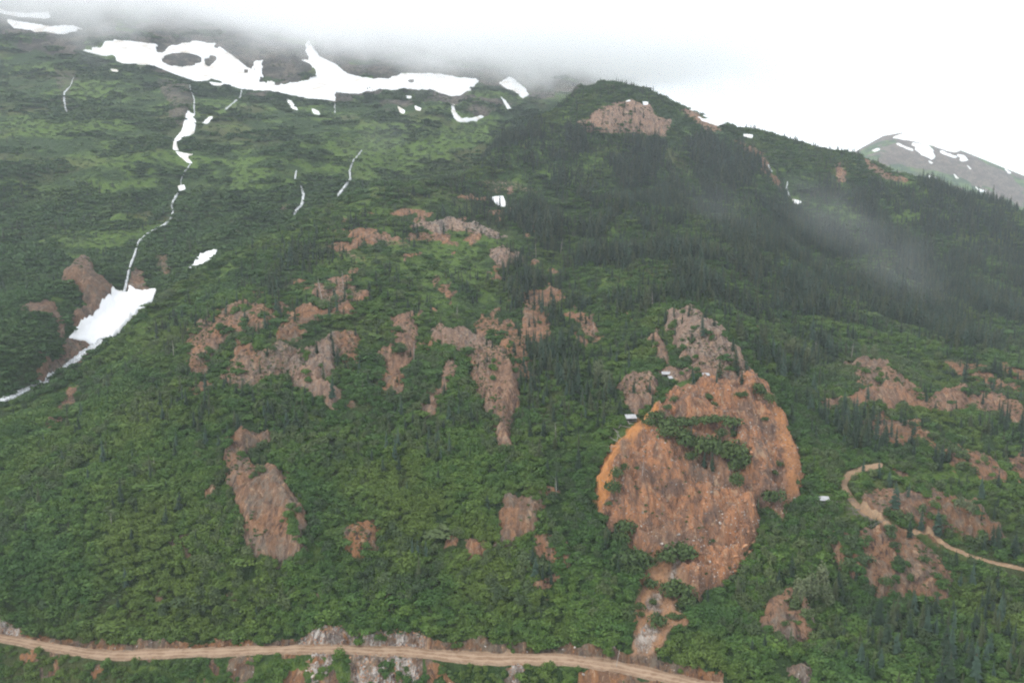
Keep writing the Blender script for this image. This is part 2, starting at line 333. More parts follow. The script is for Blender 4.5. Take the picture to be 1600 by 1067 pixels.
# --- rock, scree and bare ground as outlines on the slope: (layer, orange, grey, cover, rise in metres, points)
SLIDE = [(1036,642),(1052,612),(1075,600),(1110,596),(1150,600),(1180,600),(1200,614),(1216,640),(1236,670),(1250,700),(1253,740),(1250,775),(1226,790),(1220,812),(1200,790),(1186,802),(1182,850),(1160,880),(1146,910),(1120,925),(1100,930),(1095,945),(1080,942),(1066,912),(1052,890),(1020,876),(990,868),(975,838),(955,838),(946,812),(932,802),(928,760),(940,730),(960,700),(985,675),(1005,655)]
TAIL = [(1012,886),(1035,876),(1062,888),(1070,925),(1052,950),(1074,960),(1070,972),(1042,992),(1026,1026),(984,1028),(992,1000),(984,960),(992,935),(1003,905)]
ROCKS = [
 ('A',.95,0,1,5,SLIDE), ('A',.6,.3,1,0,TAIL),
 ('A',.15,.1,.85,4,[(340,700),(370,675),(400,680),(430,668),(428,690),(395,697),(388,720),(404,738),(440,735),(452,770),(477,800),(482,840),(470,882),(432,888),(425,868),(400,872),(385,850),(368,810),(358,770),(348,730)]),
 ('A',.2,0,.7,1,[(262,838),(295,832),(302,868),(290,886),(278,870)]),
 ('A',.35,.15,.95,5,[(728,560),(745,548),(770,552),(795,570),(810,588),(811,622),(806,650),(796,664),(803,700),(780,702),(765,690),(760,655),(752,632),(738,602)]),
 ('A',.3,.3,.9,3,[(666,520),(700,511),(735,520),(762,535),(780,556),(762,562),(740,548),(700,545),(680,540)]),
 ('A',.6,.1,.85,2,[(588,556),(608,522),(613,496),(640,489),(658,508),(652,540),(636,576),(618,592),(604,572)]),
 ('A',.3,.1,.62,2,[(284,562),(290,520),(312,498),(360,488),(425,466),(452,480),(430,502),(395,520),(345,545),(320,590),(292,588)]),
 ('A',.1,.25,.62,2,[(340,590),(380,560),(430,540),(470,548),(455,580),(400,605),(360,615)]),
 ('A',.2,.3,.9,3,[(448,565),(490,538),(522,528),(530,580),(512,602),(535,606),(522,642),(502,640),(490,612),(455,600)]),
 ('A',.5,.2,.7,1,[(540,440),(500,440),(490,460),(510,480),(545,470)]), ('A',.3,.3,.5,1,[(520,470),(560,450),(570,470),(530,490)]),
 ('A',.5,.2,.8,2,[(655,642),(664,615),(692,604),(688,630),(670,652)]),
 ('A',.5,.2,.8,1,[(688,568),(708,560),(712,575),(700,612),(690,620)]),
 ('A',.1,.1,.8,3,[(782,786),(802,774),(845,778),(850,800),(832,830),(802,850),(792,872),(768,872),(755,862),(772,842),(780,826)]),
 ('A',0,0,.6,2,[(530,832),(575,808),(596,814),(588,868),(552,882),(535,862)]),
 ('A',.4,.1,.8,1,[(66,668),(84,640),(110,608),(126,603),(120,625),(95,650),(82,676)]), ('A',.4,.1,.75,1,[(82,672),(100,654),(104,662),(84,680)]),
 ('A',0,.55,.85,3,[(645,352),(660,345),(710,342),(745,350),(785,362),(795,374),(770,374),(720,362),(690,364),(655,362)]),
 ('A',.4,.4,.85,3,[(768,394),(782,383),(800,392),(818,402),(812,413),(790,417),(772,410)]), ('A',.6,.1,.7,1,[(764,432),(785,424),(784,436)]),
 ('A',.1,.5,.45,2,[(740,282),(790,280),(850,298),(842,306),(800,300),(780,306),(745,298)]), ('A',0,.3,.5,1,[(580,378),(640,372),(650,384),(600,388)]), ('A',0,.35,.4,1,[(510,405),(560,398),(590,410),(530,414)]),
 ('A',.5,.1,.8,2,[(906,500),(930,490),(936,530),(915,545)]), ('A',.5,.2,.85,2,[(1015,520),(1030,514),(1040,545),(1050,572),(1035,572),(1020,545)]),
 ('A',.35,.4,.85,5,[(1040,492),(1080,485),(1112,510),(1132,520),(1142,540),(1176,572),(1170,588),(1130,580),(1100,580),(1060,560),(1050,530),(1038,512)]),
 ('A',.5,.2,.9,4,[(962,600),(990,590),(1022,592),(1030,610),(1020,635),(1000,646),(980,635),(965,615)]),
 ('A',.35,.3,.85,1,[(1020,582),(1060,574),(1120,580),(1168,590),(1160,600),(1100,592),(1050,592)]),
 ('A',.3,.15,.9,4,[(1310,572),(1340,566),(1372,568),(1402,585),(1428,606),(1410,611),(1370,606),(1340,603),(1325,584)]),
 ('A',.6,.1,.9,4,[(1272,632),(1300,625),(1335,618),(1372,608),(1412,615),(1450,625),(1500,604),(1545,610),(1582,628),(1640,650),(1610,668),(1560,652),(1500,640),(1450,646),(1400,640),(1370,642),(1330,636),(1290,642)]),
 ('A',.2,.05,.82,5,[(1278,852),(1310,840),(1350,831),(1400,834),(1440,850),(1472,870),(1487,905),(1482,952),(1455,946),(1420,934),(1380,940),(1350,922),(1322,906),(1306,880)]),
 ('A',.05,.15,.92,5,[(1180,975),(1200,950),(1225,934),(1252,945),(1277,970),(1281,1002),(1260,1012),(1230,1011),(1200,992)]),
 ('A',.05,.35,.8,3,[(1230,1042),(1260,1028),(1277,1045),(1267,1075),(1240,1075)]),
 ('A',.1,0,.9,4,[(1463,802),(1488,784),(1517,784),(1547,810),(1575,838),(1545,848),(1500,842),(1475,832)]),
 ('A',.45,.1,.75,1,[(1388,729),(1430,733),(1438,750),(1410,743)]), ('A',.5,.1,.75,2,[(1345,780),(1360,768),(1390,758),(1402,775),(1440,766),(1452,790),(1430,806),(1400,812),(1372,806)]),
 ('A',.5,0,.8,2,[(1575,715),(1610,705),(1610,760),(1585,745)]),
 ('A',.5,.25,.9,3,[(898,196),(925,184),(942,168),(985,158),(1012,163),(1022,176),(1052,192),(1045,212),(1000,213),(950,207),(915,207)]),
 ('A',.55,.1,.75,0,[(1055,166),(1085,174),(1125,205),(1118,212),(1085,190)]), ('A',.5,.1,.7,0,[(1298,258),(1318,250),(1326,272),(1312,288)]),
 ('A',.5,.1,.8,0,[(1344,240),(1372,254),(1418,286),(1400,286),(1365,268)]), ('A',.5,0,.6,0,[(1140,215),(1180,225),(1230,300),(1215,300),(1180,250)]),
 ('A',.3,.2,.45,1,[(800,222),(830,208),(850,212),(820,232)]),
 ('A',.5,.1,.5,1,[(600,935),(615,925),(618,955),(604,960)]), ('A',.4,.1,.5,1,[(235,925),(255,922),(256,945),(238,945)]), ('A',.2,.1,.5,1,[(345,925),(372,920),(375,960),(352,955)]),
 ('A',.2,.1,.5,1,[(488,930),(510,935),(505,955),(490,952)]), ('A',.5,.1,.4,0,[(1500,530),(1560,525),(1590,545),(1530,548)]),
 ('B',.25,.1,.9,4,[(98,440),(110,415),(135,403),(145,425),(165,440),(186,458),(170,480),(150,498),(122,522),(116,500),(135,480),(122,452)]),
 ('B',.35,.1,.8,2,[(35,482),(60,468),(82,470),(100,500),(108,528),(92,528),(84,500),(60,490)]),
 ('B',.1,.15,.95,0,[(108,530),(140,538),(160,532),(130,560),(84,586),(66,600),(58,590),(70,560),(60,548),(66,545),(80,570)]),
 ('B',.3,.1,.5,2,[(240,400),(262,395),(268,430),(252,435)]), ('B',.1,.1,.7,0,[(196,455),(205,420),(222,425),(232,445),(240,455)]),
 ('B',.05,.1,.55,2,[(238,118),(300,128),(304,200),(280,200),(262,170)]), ('B',0,.3,.5,0,[(455,245),(470,245),(478,252),(458,255)]), ('B',.1,.3,.5,1,[(430,325),(460,318),(470,330),(440,338)]),
 ('B',.3,.1,.7,3,[(705,160),(725,140),(770,135),(800,150),(785,172),(755,184),(720,182)]), ('B',.3,.1,.5,1,[(530,150),(600,140),(700,150),(690,185),(600,175)]),
 ('B',.5,.1,.4,1,[(500,345),(530,335),(545,330),(520,350)]),
 ('B',.05,.1,.5,0,[(80,95),(125,110),(105,185),(95,150)]),
]
rock = np.zeros(PX.shape); orange = np.zeros(PX.shape); grey = np.zeros(PX.shape); rise = np.zeros(PX.shape)
for lay, og, gr, cov, up, P in ROCKS:
    d = sdf(P, PXw, PYw); m = (onA if lay == 'A' else onB)
    w = sstep(5, -4, d) * m * cov
    orange = np.where(w > 0.02, orange * (1 - w) + og * w, orange); grey = np.where(w > 0.02, grey * (1 - w) + gr * w, grey)
    rise = np.maximum(rise, up * sstep(3, -16, d) * m * np.clip(YY / 400, .7, 2)); rock = np.maximum(rock, w)
# thin soil: small bare spots scattered through the scrub of the shelves
for P, q in (([(300,480),(480,430),(700,370),(860,380),(960,470),(960,600),(820,640),(640,640),(480,660),(300,640),(260,560)], .66), ([(1270,560),(1610,560),(1610,860),(1270,860)], .5), ([(960,470),(1200,500),(1250,640),(960,640)], .55),
             ([(480,340),(860,270),(880,400),(520,420)], .45), ([(200,700),(900,700),(900,960),(200,960)], .34)):
    w = sstep(20, -30, sdf(P, PXw, PYw)) * onA; nn_ = fbm(XX / 15, ZZ / 7, 4, 68) + .5 * fbm(XX / 60, ZZ / 30, 2, 69)
    w = w * sstep(.66 - q * .8, .95 - q * .8, nn_ + .02) * .8; orange = np.where(w > rock, .35 + .4 * fbm(XX / 40, YY / 40, 2, 70), orange); rise = np.maximum(rise, 1.5 * w); rock = np.maximum(rock, w)
orange = np.clip(orange, 0, 1)
# bare alpine rock round the snowfields, thinning downhill
alp = np.interp(PX, [0, 200, 300, 450, 560, 700, 850, 1000], [58, 88, 122, 150, 150, 168, 158, 146]) + 22 * fbm(PX / 45, PY / 25, 3, 77)
alpw = onB * sstep(26, -10, PY - alp); alpm = alpw * sstep(-.12, .12, fbm(XX / 60, ZZ / 22, 4, 59) + .25 * sstep(10, -40, PY - alp)); rock = np.maximum(rock * (1 - alpw), 0.95 * alpm)
orange = np.where(alpw > .3, .05, orange)
# chutes of bright loose earth, tan and grey tailings
CHUTE = [(1000,654),(1030,664),(1016,686),(988,708),(974,724),(962,754),(951,800),(932,804),(927,768),(935,732),(955,698)]
CHUTE2 = [(1203,640),(1222,655),(1245,700),(1250,745),(1246,772),(1226,785),(1230,740),(1215,690)]
chute = np.maximum(sstep(3, -3, sdf(CHUTE, PXw, PYw)), .6 * sstep(5, -5, sdf(CHUTE2, PXw, PYw))) * onA
chute = np.maximum(chute, .45 * sstep(4, -6, sdf(TAIL, PXw, PYw)) * onA)
for P in ([(1048,880),(1062,884),(1060,912),(1044,918),(1040,900)], [(1012,925),(1030,915),(1038,925),(1036,950),(1022,962),(1008,958)], [(990,1000),(1010,972),(1030,985),(1018,1020),(992,1028)],
          [(1060,722),(1100,712),(1138,722),(1145,760),(1125,790),(1100,770),(1075,755)], [(1170,722),(1195,718),(1200,750),(1180,760)], [(968,700),(990,700),(980,725),(965,735)],
          [(1000,850),(1030,825),(1060,830),(1040,860),(1010,866)]):
    tl = sum(p[1] for p in P) / len(P) > 880; w = sstep(5, -7, sdf(P, PXw, PYw)) * onA; grey = np.maximum(grey, (.95 if tl else .12) * w); chute *= 1 - .9 * w; orange *= 1 - (.8 if tl else .7) * w
# road corridor: banks of broken rock
bankw = np.clip(1 - np.abs(TK - 4.5) / 1.5, 0, 1)
bkpx = np.interp(PX, *np.array(BK).T)
bare = np.where((TK > 1.9) & (TK < 5.6) & (PY > bkpx - 5 + 5 * fbm(PX / 14, PY / 9, 3, 57)) & (PX < 1130), 1.0, 0)
below = (TK < 3); bare = np.where(below & (TK > 1.9) & (PX > 1130), 1.0, bare)

bgreen = sstep(.0, .2, fbm(PX / 38, TK * 1.2, 4, 55) + .22 + .1 * (TK > 4) + np.where((PX > 440) & (PX < 660), -.45, 0) + .15 * (TK < 2.9) - .25 * ((TK > 5)))
rock = np.maximum(rock, bare * (1 - bgreen * np.where(below | (TK > 5), 1, 0)) * .9)
wsh = np.zeros(PX.shape)
for x0, x1, q in ((485,515,1), (560,655,1), (475,660,2), (-40,32,2), (800,815,1)):
    wsh = np.maximum(wsh, sstep(x0 - 12, x0 + 4, PX) * sstep(x1 + 12, x1 - 4, PX) * ((TK < 3.05) if q == 1 else ((TK > 3.9) & (TK < 5.7))) * (TK > 1.9))
wsh *= sstep(-.35, .1, fbm(PX / 12, PY / 12, 3, 66)) * (PY > bkpx - 6)
grey = np.maximum(grey, wsh); rock = np.maximum(rock, wsh)
# meadow brightness
mead = .38 + .0 * PX
for x, y, rx, ry, g, lay in ((90,200,110,22,.5,'B'),(170,150,70,15,.4,'B'),(40,110,60,10,.3,'B'),(230,240,60,20,.3,'B'),(650,230,110,38,.55,'B'),(740,205,60,20,.5,'B'),(560,270,60,25,.4,'B'),(400,260,90,30,.25,'B'),(450,170,90,18,.25,'B'),
    (430,372,60,16,.5,'A'),(520,330,45,14,.55,'A'),(330,440,60,18,.3,'A'),(700,400,130,40,.35,'A'),(640,430,100,50,.25,'A'),(780,470,70,20,.4,'A'),(880,490,50,12,.5,'A'),(490,650,16,22,.7,'A'),(1440,680,22,12,.7,'A'),
    (1480,750,50,20,.5,'A'),(1420,340,22,8,.9,'A'),(1310,285,12,14,.6,'A'),(880,275,45,16,.5,'A'),(820,150,80,12,.5,'B'),(1370,620,20,10,.3,'A'),(220,1045,30,6,.6,'A'),(260,560,50,40,.3,'A'),(10,635,20,10,.8,'A'),(945,445,12,14,.6,'A'),(880,140,30,6,.4,'B')):
    mead = mead + g * np.exp(-((PX - x) / rx) ** 2 - ((PY - y) / ry) ** 2) * (onA if lay == 'A' else onB)
mead = mead + .75 * np.clip(1 - np.abs(TK - 11.3) / .75, 0, 1) * sstep(640, 560, PX) * onA - .45 * np.clip(1 - np.abs(TK - 14.6) / 1.1, 0, 1) * onB
mead = np.clip(mead + .30 * fbm(XX / 90, ZZ / 28, 4, 58) * np.where(onB, 1.6, 1), 0, 1)
dirt = bare * np.where((TK > 2.9) & (TK < 4.1), 1, 0.0)
tanm = .75 * sstep(4, -6, sdf(TAIL, PXw, PYw)) * onA * (1 - .85 * np.clip(grey, 0, 1))

# --- relief
rk = (np.abs(fbm(XX / 24, YY / 34, 3, 12)) * 7 + np.abs(fbm(XX / 9, YY / 14, 4, 4)) * 4.6 + np.abs(fbm(XX / 3.1, YY / 6, 3, 6)) * 2.2 - 2.6)
fine = fbm(XX / 4.0, YY / 4.0, 3, 8) * .35
far = np.clip((YY - 420) / 500, 0, 1)
rkB = (np.abs(fbm(XX / 28, YY / 45, 4, 14)) * 3.2 - .8)
crag = rock * (rk * (1 - far) + rkB * far * 2.0 + fine * 2) * np.clip((TK - 4) / .6, 0.15, 1) * np.where(dirt > .5, 0.02, 1)
inslide = sstep(4, -14, sdf(SLIDE, PXw, PYw)) * onA
crag = (crag + inslide * (np.abs(fbm(XX / 20, YY / 26, 4, 15)) * 14 - 3)) * (1 - .88 * chute)
crag *= 1 - .8 * sstep(16, 17, TK)
DZ = rise * 1.5 + crag + fine * (1 - dirt)
Z2 = ZZ + DZ
V = np.stack([XX, YY, Z2], -1)
nr_, nc_ = XX.shape
idx = np.arange(nr_ * nc_).reshape(nr_, nc_)
Q = np.stack([idx[:-1, :-1], idx[:-1, 1:], idx[1:, 1:], idx[1:, :-1]], -1)
cen = lambda a: .25 * (a[:-1, :-1] + a[:-1, 1:] + a[1:, 1:] + a[1:, :-1])
cPX, cPY, cTK, cY = cen(PX), cen(PY), cen(TK), cen(YY)
cA, cB = cTK < 12.5, cTK >= 12.5
cw = 2.6 * fbm(cPX / 9, cPY / 7, 3, 21); cPXw, cPYw = cPX + cw, cPY + 1.8 * fbm(cPX / 10, cPY / 8, 3, 22)

MA = np.stack([rock, orange, np.maximum(dirt, tanm)], -1); MB_ = np.stack([mead, grey, chute], -1)
def biggest(mask):
    """the largest joined piece of a cell mask"""
    r, c = np.nonzero(mask)
    if not len(r): return mask
    r0, c0 = r.min(), c.min(); m = mask[r0:r.max() + 1, c0:c.max() + 1]; lab = np.where(m, np.arange(1, m.size + 1).reshape(m.shape), 0)
    while True:
        n_ = np.pad(lab, 1); n_ = np.maximum.reduce([lab, n_[:-2, 1:-1], n_[2:, 1:-1], n_[1:-1, :-2], n_[1:-1, 2:]]) * m
        if (n_ == lab).all(): break
        lab = n_
    v, k = np.unique(lab[lab > 0], return_counts=True); out = np.zeros_like(mask); out[r0:r.max() + 1, c0:c.max() + 1] = lab == v[np.argmax(k)]
    return out
def extract(name, D, mat, lift=0.0, kind=None, smooth=True):
    """a sheet of ground cells of its own: D is a cell mask, or a distance at the vertices whose zero line becomes the rim"""
    global V
    if D.dtype == bool: mask = D; PV = V.reshape(-1, 3)
    else:
        ins = D < 0; mask = ins[:-1, :-1] | ins[:-1, 1:] | ins[1:, :-1] | ins[1:, 1:]
        if not kind: mask = biggest(mask)
    f = Q[mask]; u, inv = np.unique(f.ravel(), return_inverse=True)
    if not len(u): return None
    P = V.reshape(-1, 3)[u].copy(); f = inv.reshape(-1, 4)
    if D.dtype != bool:                             # pull outer vertices in to the rim
        r, c = u // D.shape[1], u % D.shape[1]; d0 = D[r, c]; best = np.zeros(len(u)); tgt = P.copy(); tt = np.zeros(len(u))
        for dr, dc in ((0, 1), (0, -1), (1, 0), (-1, 0), (1, 1), (1, -1), (-1, 1), (-1, -1)):
            r2, c2 = np.clip(r + dr, 0, D.shape[0] - 1), np.clip(c + dc, 0, D.shape[1] - 1); d1 = D[r2, c2]; ok = (d0 >= 0) & (d1 < best)
            t = np.where(ok, d0 / np.maximum(d0 - d1, 1e-6), 0); tgt[ok] = V[r2, c2][ok]; tt[ok] = t[ok]; best[ok] = d1[ok]
        P += (tgt - P) * np.clip(tt, 0, .97)[:, None]
    if lift:                                        # a slab with its rim turned down into the ground
        top = P.copy(); bot = P.copy(); bot[:, 2] -= 1.0
        e = np.concatenate([f[:, [0, 1]], f[:, [1, 2]], f[:, [2, 3]], f[:, [3, 0]]])
        key = np.sort(e, 1); kk = key[:, 0] * (len(u) + 1) + key[:, 1]; uq, ix, ct = np.unique(kk, return_index=True, return_counts=True)
        be = e[ix[ct == 1]]; rim = np.zeros(len(u), bool); rim[be.ravel()] = True
        top[:, 2] += np.where(rim, lift * .4, lift)
        side = np.stack([be[:, 1], be[:, 0], be[:, 0] + len(u), be[:, 1] + len(u)], -1)
        P = np.concatenate([top, bot]); f = np.concatenate([f, side])
    ac = (TK.reshape(-1)[u] - 3) if TK.size > u.max() else u * 0.0
    at = {'across': np.concatenate([ac, ac]) if lift else ac}
    o = link(name, mesh_np(name, P, f, [mat], smooth=smooth, attrs={k: v.astype(float) for k, v in at.items()}))
    return tag(o, kind=kind) if kind else o
far999 = lambda D, m: np.where(m, D, 999.0)

roadm = (cTK > 3) & (cTK < 4)
TRAIL = [(1376,727,4),(1350,732,5),(1326,742,5.5),(1318,756,5),(1330,780,5),(1350,803,4.6),(1382,822,4),(1420,832,3.2),(1450,840,3),(1510,867,2.8),(1560,880,2.6),(1640,900,2.6)]
trailm = cA & (sdl(TRAIL, cPX + .4 * cw, cPY) < 0)
extract('dirt_road', roadm, M_ROAD, kind='structure')
extract('footpath', far999(sdl(TRAIL, PX + .2 * wob, PY) + .8 * fbm(PX / 6, PY / 5, 2, 93), onA), M_PATH, lift=.12, kind='structure')
keep = ~roadm
ter = link('mountainside', mesh_np('mountainside', V.reshape(-1, 3), Q[keep], [M_T], smooth=True, attrs={'mask_a': MA.reshape(-1, 3), 'mask_b': MB_.reshape(-1, 3), 'alpine': np.maximum(alpw, .65 * onB * sstep(280, 220, PY) + .3 * onB).reshape(-1)}))
tag(ter, kind='structure')

SNOW = [
 ('vast dirty-white snowfield spread below the cloud, with rock islands in it', 'B', [(128,78),(150,80),(140,74),(158,76),(160,68),(180,64),(215,66),(260,74),(300,66),(338,70),(362,88),(385,105),(400,114),(396,96),(408,94),(410,112),(425,126),(460,132),(488,124),(482,100),(468,98),(484,92),(476,66),(482,64),(496,88),(522,100),(542,116),(570,124),(604,124),(640,116),(680,116),(712,122),(748,124),(738,140),(722,150),(706,150),(680,142),(640,138),(600,140),(560,145),(522,146),(524,158),(500,154),(470,152),(430,142),(380,139),(340,128),(300,126),(240,102),(190,98),(165,88)]),
 ('long pale snow strip on the dark shoulder under the fog edge', 'B', [(8,30),(40,36),(80,42),(115,40),(132,48),(100,54),(60,50),(20,44)]),
 ('faint snow band topmost at the far left, half lost in fog', 'B', [(-20,12),(40,22),(75,18),(80,30),(40,28),(-20,18)]),
 ('boat-shaped snow patch filling the curved hollow beneath a brown knoll', 'B', [(703,164),(709,164),(712,178),(722,186),(757,183),(745,191),(716,191),(706,182)]),
 ('slanting ragged snow patch on the brown rocks beside the fog', 'B', [(776,128),(800,122),(818,136),(829,150),(816,154),(806,144),(790,138)]),
 ('steep snow tongue lying in the upper stream gully', 'B', [(293,178),(303,178),(306,192),(304,208),(288,216),(276,222),(279,236),(270,234),(271,222),(282,206),(290,190)]),
 ('thin two-pronged snow streak just below the gully snow tongue', 'B', [(274,237),(303,242),(292,244),(301,256),(292,254),(280,244)]),
 ('tiny slanted snow scrap on the grass right of the gully tongue', 'B', [(316,192),(326,183),(334,183),(324,194)]),
 ('small square snow scrap above the middle waterfall', 'B', [(278,291),(288,289),(291,296),(280,299)]),
 ('wedge-shaped snow patch tucked against the green ridge', 'B', [(295,424),(306,404),(320,394),(342,391),(330,404),(308,416)]),
 ('big bright snow slab bridging the stream at the ravine bottom', 'B', [(106,532),(150,495),(172,472),(184,456),(198,455),(200,446),(215,453),(246,452),(236,472),(198,504),(180,524),(160,528),(145,540)]),
 ('lone small white snow patch on the wooded knoll', 'A', [(766,309),(786,307),(793,320),(788,327),(776,320)]),
 ('small snow sliver on the misty ridge beyond the bald dome', 'A', [(1090,184),(1112,187),(1132,194),(1124,199),(1104,192)]),
 ('snow fleck beside the ridge path of bare earth', 'A', [(1160,210),(1176,211),(1175,216),(1164,215)]),
 ('little snow fleck left of the pair on the bald dome', 'A', [(978,160),(984,159),(986,164),(979,165)]),
 ('little snow fleck right of the pair on the bald dome', 'A', [(1003,159),(1014,160),(1012,166),(1005,165)]),
 ('small snow patch at the foot of the thin waterfall in dark forest', 'A', [(1238,311),(1252,315),(1250,320),(1240,318)]),
 ('narrow snow splinter low on the brown slope, left of a second one', 'B', [(621,168),(633,174),(632,179),(624,176)]),
 ('narrow snow splinter on the brown slope, right of a similar one', 'B', [(648,168),(659,172),(656,175),(649,173)]),
 ('pointed snow splinter running down beside the brown knoll', 'B', [(783,156),(790,158),(799,170),(794,172)]),
 ('tiny snow dot above the brown slope splinters', 'B', [(632,151),(644,153),(642,157),(634,156)]),
 ('broken snow crumbs under the left end of the snowfield', 'B', [(172,108),(189,110),(187,113),(175,112)]),
 ('short snow shelf below the middle of the snowfield', 'B', [(326,128),(350,131),(346,135),(330,133)]),
 ('snow scrap under the low point of the snowfield', 'B', [(447,155),(456,158),(466,173),(455,170)]),
 ('snow scrap in the brown notch under the snowfield', 'B', [(487,170),(498,174),(500,180),(490,178)]),
 ('small bright snow patch on the far ridge behind the dome crest', 'B', [(904,139),(916,140),(920,145),(908,146)]),
]
HOLES = [(285,94,34,12), (450,112,44,20), (325,98,6,5), (385,112,12,4), (250,78,12,6), (575,138,8,3), (645,128,10,3)]
for lab, lay, P in SNOW:
    big = (max(p[0] for p in P) - min(p[0] for p in P)) > 40
    sw = 5.5 * fbm(PX / 11, PY / 5, 4, 21); sx_, sy_ = (PX + sw, PY + .5 * sw) if big else (PX + .25 * sw, PY + .1 * sw)
    d = sdf(P, sx_, sy_)
    if lab.startswith('vast'):
        for x, y, rx, ry in HOLES: d = np.maximum(d, (1 - np.hypot((sx_ - x) / rx, (sy_ - y) / ry)) * min(rx, ry))
        d = np.maximum(d, (fbm(XX / 34, YY / 50, 4, 23) - .36) * 22 - 9 * sstep(-3, -12, d)) - .8
    o = extract('snow_patch' if not lab.startswith('vast') else 'snowfield', far999(d, onA if lay == 'A' else onB), M_SNOW, lift=1.2 if big else .8)
    if o: tag(o, lab, 'snow patch', 'old snow patches left on the mountainside')
WATER = [
 ('waterfall','slim waterfall dropping from the snowfield into the gully','B',[(298,128,1),(297,140,1.3),(304,158,1.8),(303,170,2),(304,180,1.5)]),
 ('waterfall','middle waterfall winding down to a green ledge under a square snow scrap','B',[(281,297,2),(276,306,2),(268,320,2),(271,332,2.2),(266,344,2)]),
 ('waterfall','long white waterfall pouring onto the big snow slab','B',[(229,367,1.4),(216,380,2.2),(211,398,2.4),(203,418,2.6),(198,440,3),(194,458,3)]),
 ('waterfall','broad lace-like waterfall just above the ridge crest','B',[(470,291,1.8),(474,305,3.2),(473,318,3.4),(465,328,2.6),(460,335,2)]),
 ('waterfall','short upper leap of the lace-like waterfall','B',[(463,268,1.8),(461,281,1.8)]),
 ('waterfall','curving waterfall at the edge of the bright green slope','B',[(565,236,1),(552,252,1.8),(546,268,2),(548,280,2),(535,298,2.5),(528,306,1.5)]),
 ('waterfall','faint thread of water on the leftmost brown gully','B',[(115,122,1.2),(110,135,1.2),(100,146,1.6),(101,162,2),(104,176,1.6)]),
 ('waterfall','thin forked waterfall in the dark forest','A',[(1231,283,1),(1229,296,2),(1234,308,1.4)]),
 ('waterfall','white spurt on the bare earth above the forest waterfall','A',[(1200,258,1.5),(1206,268,2)]),
 ('waterfall','hair-thin fall below the right end of the snowfield','B',[(523,160,1),(523,178,1.2)]),
 ('waterfall','threadlike stream joining the thin snow streak to the square snow scrap','B',[(298,256,.7),(290,268,.8),(283,280,.9),(283,290,.8)]),
 ('waterfall','threadlike stream below the middle waterfall, above the long one','B',[(266,344,.9),(258,352,.7),(245,358,.8),(229,367,.9)]),
 ('waterfall','faint slanting rill from the snowfield toward the slanted snow scrap','B',[(377,142,1),(376,152,.9),(352,172,.8),(336,182,.7)]),
]
for nm, lab, lay, P in WATER:
    br = .9 * fbm(PX / 3, PY / 4, 2, 91)
    o = extract(nm, far999(sdl([(x, y, max(w * .62, .75)) for x, y, w in P], PX, PY) + br, onA if lay == 'A' else onB), M_WATER, lift=1.4)
    if o: tag(o, lab, 'waterfall', 'waterfalls on the mountainside')
STR = [(165,527,3),(150,538,3.5),(138,548,3),(118,562,3.6),(100,572,3),(84,580,3),(77,590,4.6),(72,597,3.6),(42,609,3.4),(20,620,3.6),(-10,632,3.6)]
mstream = (sdl(STR, cPX, cPY) < 1) & cB
extract('stream', far999(sdl(STR, PX, PY) + 2.6 * fbm(PX / 6, PY / 4, 3, 92), onB), M_WATER, lift=1.0, kind='structure')

# --- far peak: a sheet of its own beyond the valley
AC = np.linspace(.12, 1.15, 420)
KC = [(2450, -260.0), [(1000,400,2700),(1300,380,2700),(1600,430,2700),(2100,480,2700)],
      [(1000,380,2950),(1300,300,2950),(1400,300,2950),(1500,320,2950),(1600,350,2950),(2100,460,2950)],
      [(1000,360,3300),(1200,310,3300),(1300,262,3300),(1345,232,3350),(1380,213,3400),(1410,208,3400),(1450,214,3400),(1500,235,3350),(1550,255,3300),(1600,275,3300),(1700,320,3300),(2100,430,3300)],
      (4300, -200.0)]
Yc, Ec = col_knots(KC, AC); CY_, CZ_, CT_ = pchip(Yc, Ec, [6, 60, 80, 12]); CX_ = AC[None, :] * CY_
cpx, cpy = pix(CX_, CY_, CZ_); CZ_ = CZ_ + 14 * fbm(CX_ / 160, CY_ / 160, 4, 41) * np.clip(3 - np.repeat(CT_[:, None], len(AC), 1), 0, 1)
Vc = np.stack([CX_, CY_, CZ_], -1); ic = np.arange(CX_.size).reshape(CX_.shape)
Qc = np.stack([ic[:-1, :-1], ic[:-1, 1:], ic[1:, 1:], ic[1:, :-1]], -1)
rc = sstep(.1, -.1, fbm(CX_ / 120, CY_ / 60, 3, 43) + (cpy - 300) / 260) * .8
oc = link('far_mountain', mesh_np('far_mountain', Vc.reshape(-1, 3), Qc.reshape(-1, 4), [M_T], smooth=True,
     attrs={'mask_a': np.stack([rc, rc * 0 + .35, rc * 0], -1).reshape(-1, 3), 'mask_b': np.stack([rc * 0 + .5, rc * 0 + .2, rc * 0], -1).reshape(-1, 3), 'alpine': (rc * 0 + .75).reshape(-1)}))
tag(oc, kind='structure')
cwx = cpx + 5 * fbm(cpx / 10, cpy / 4, 3, 44)
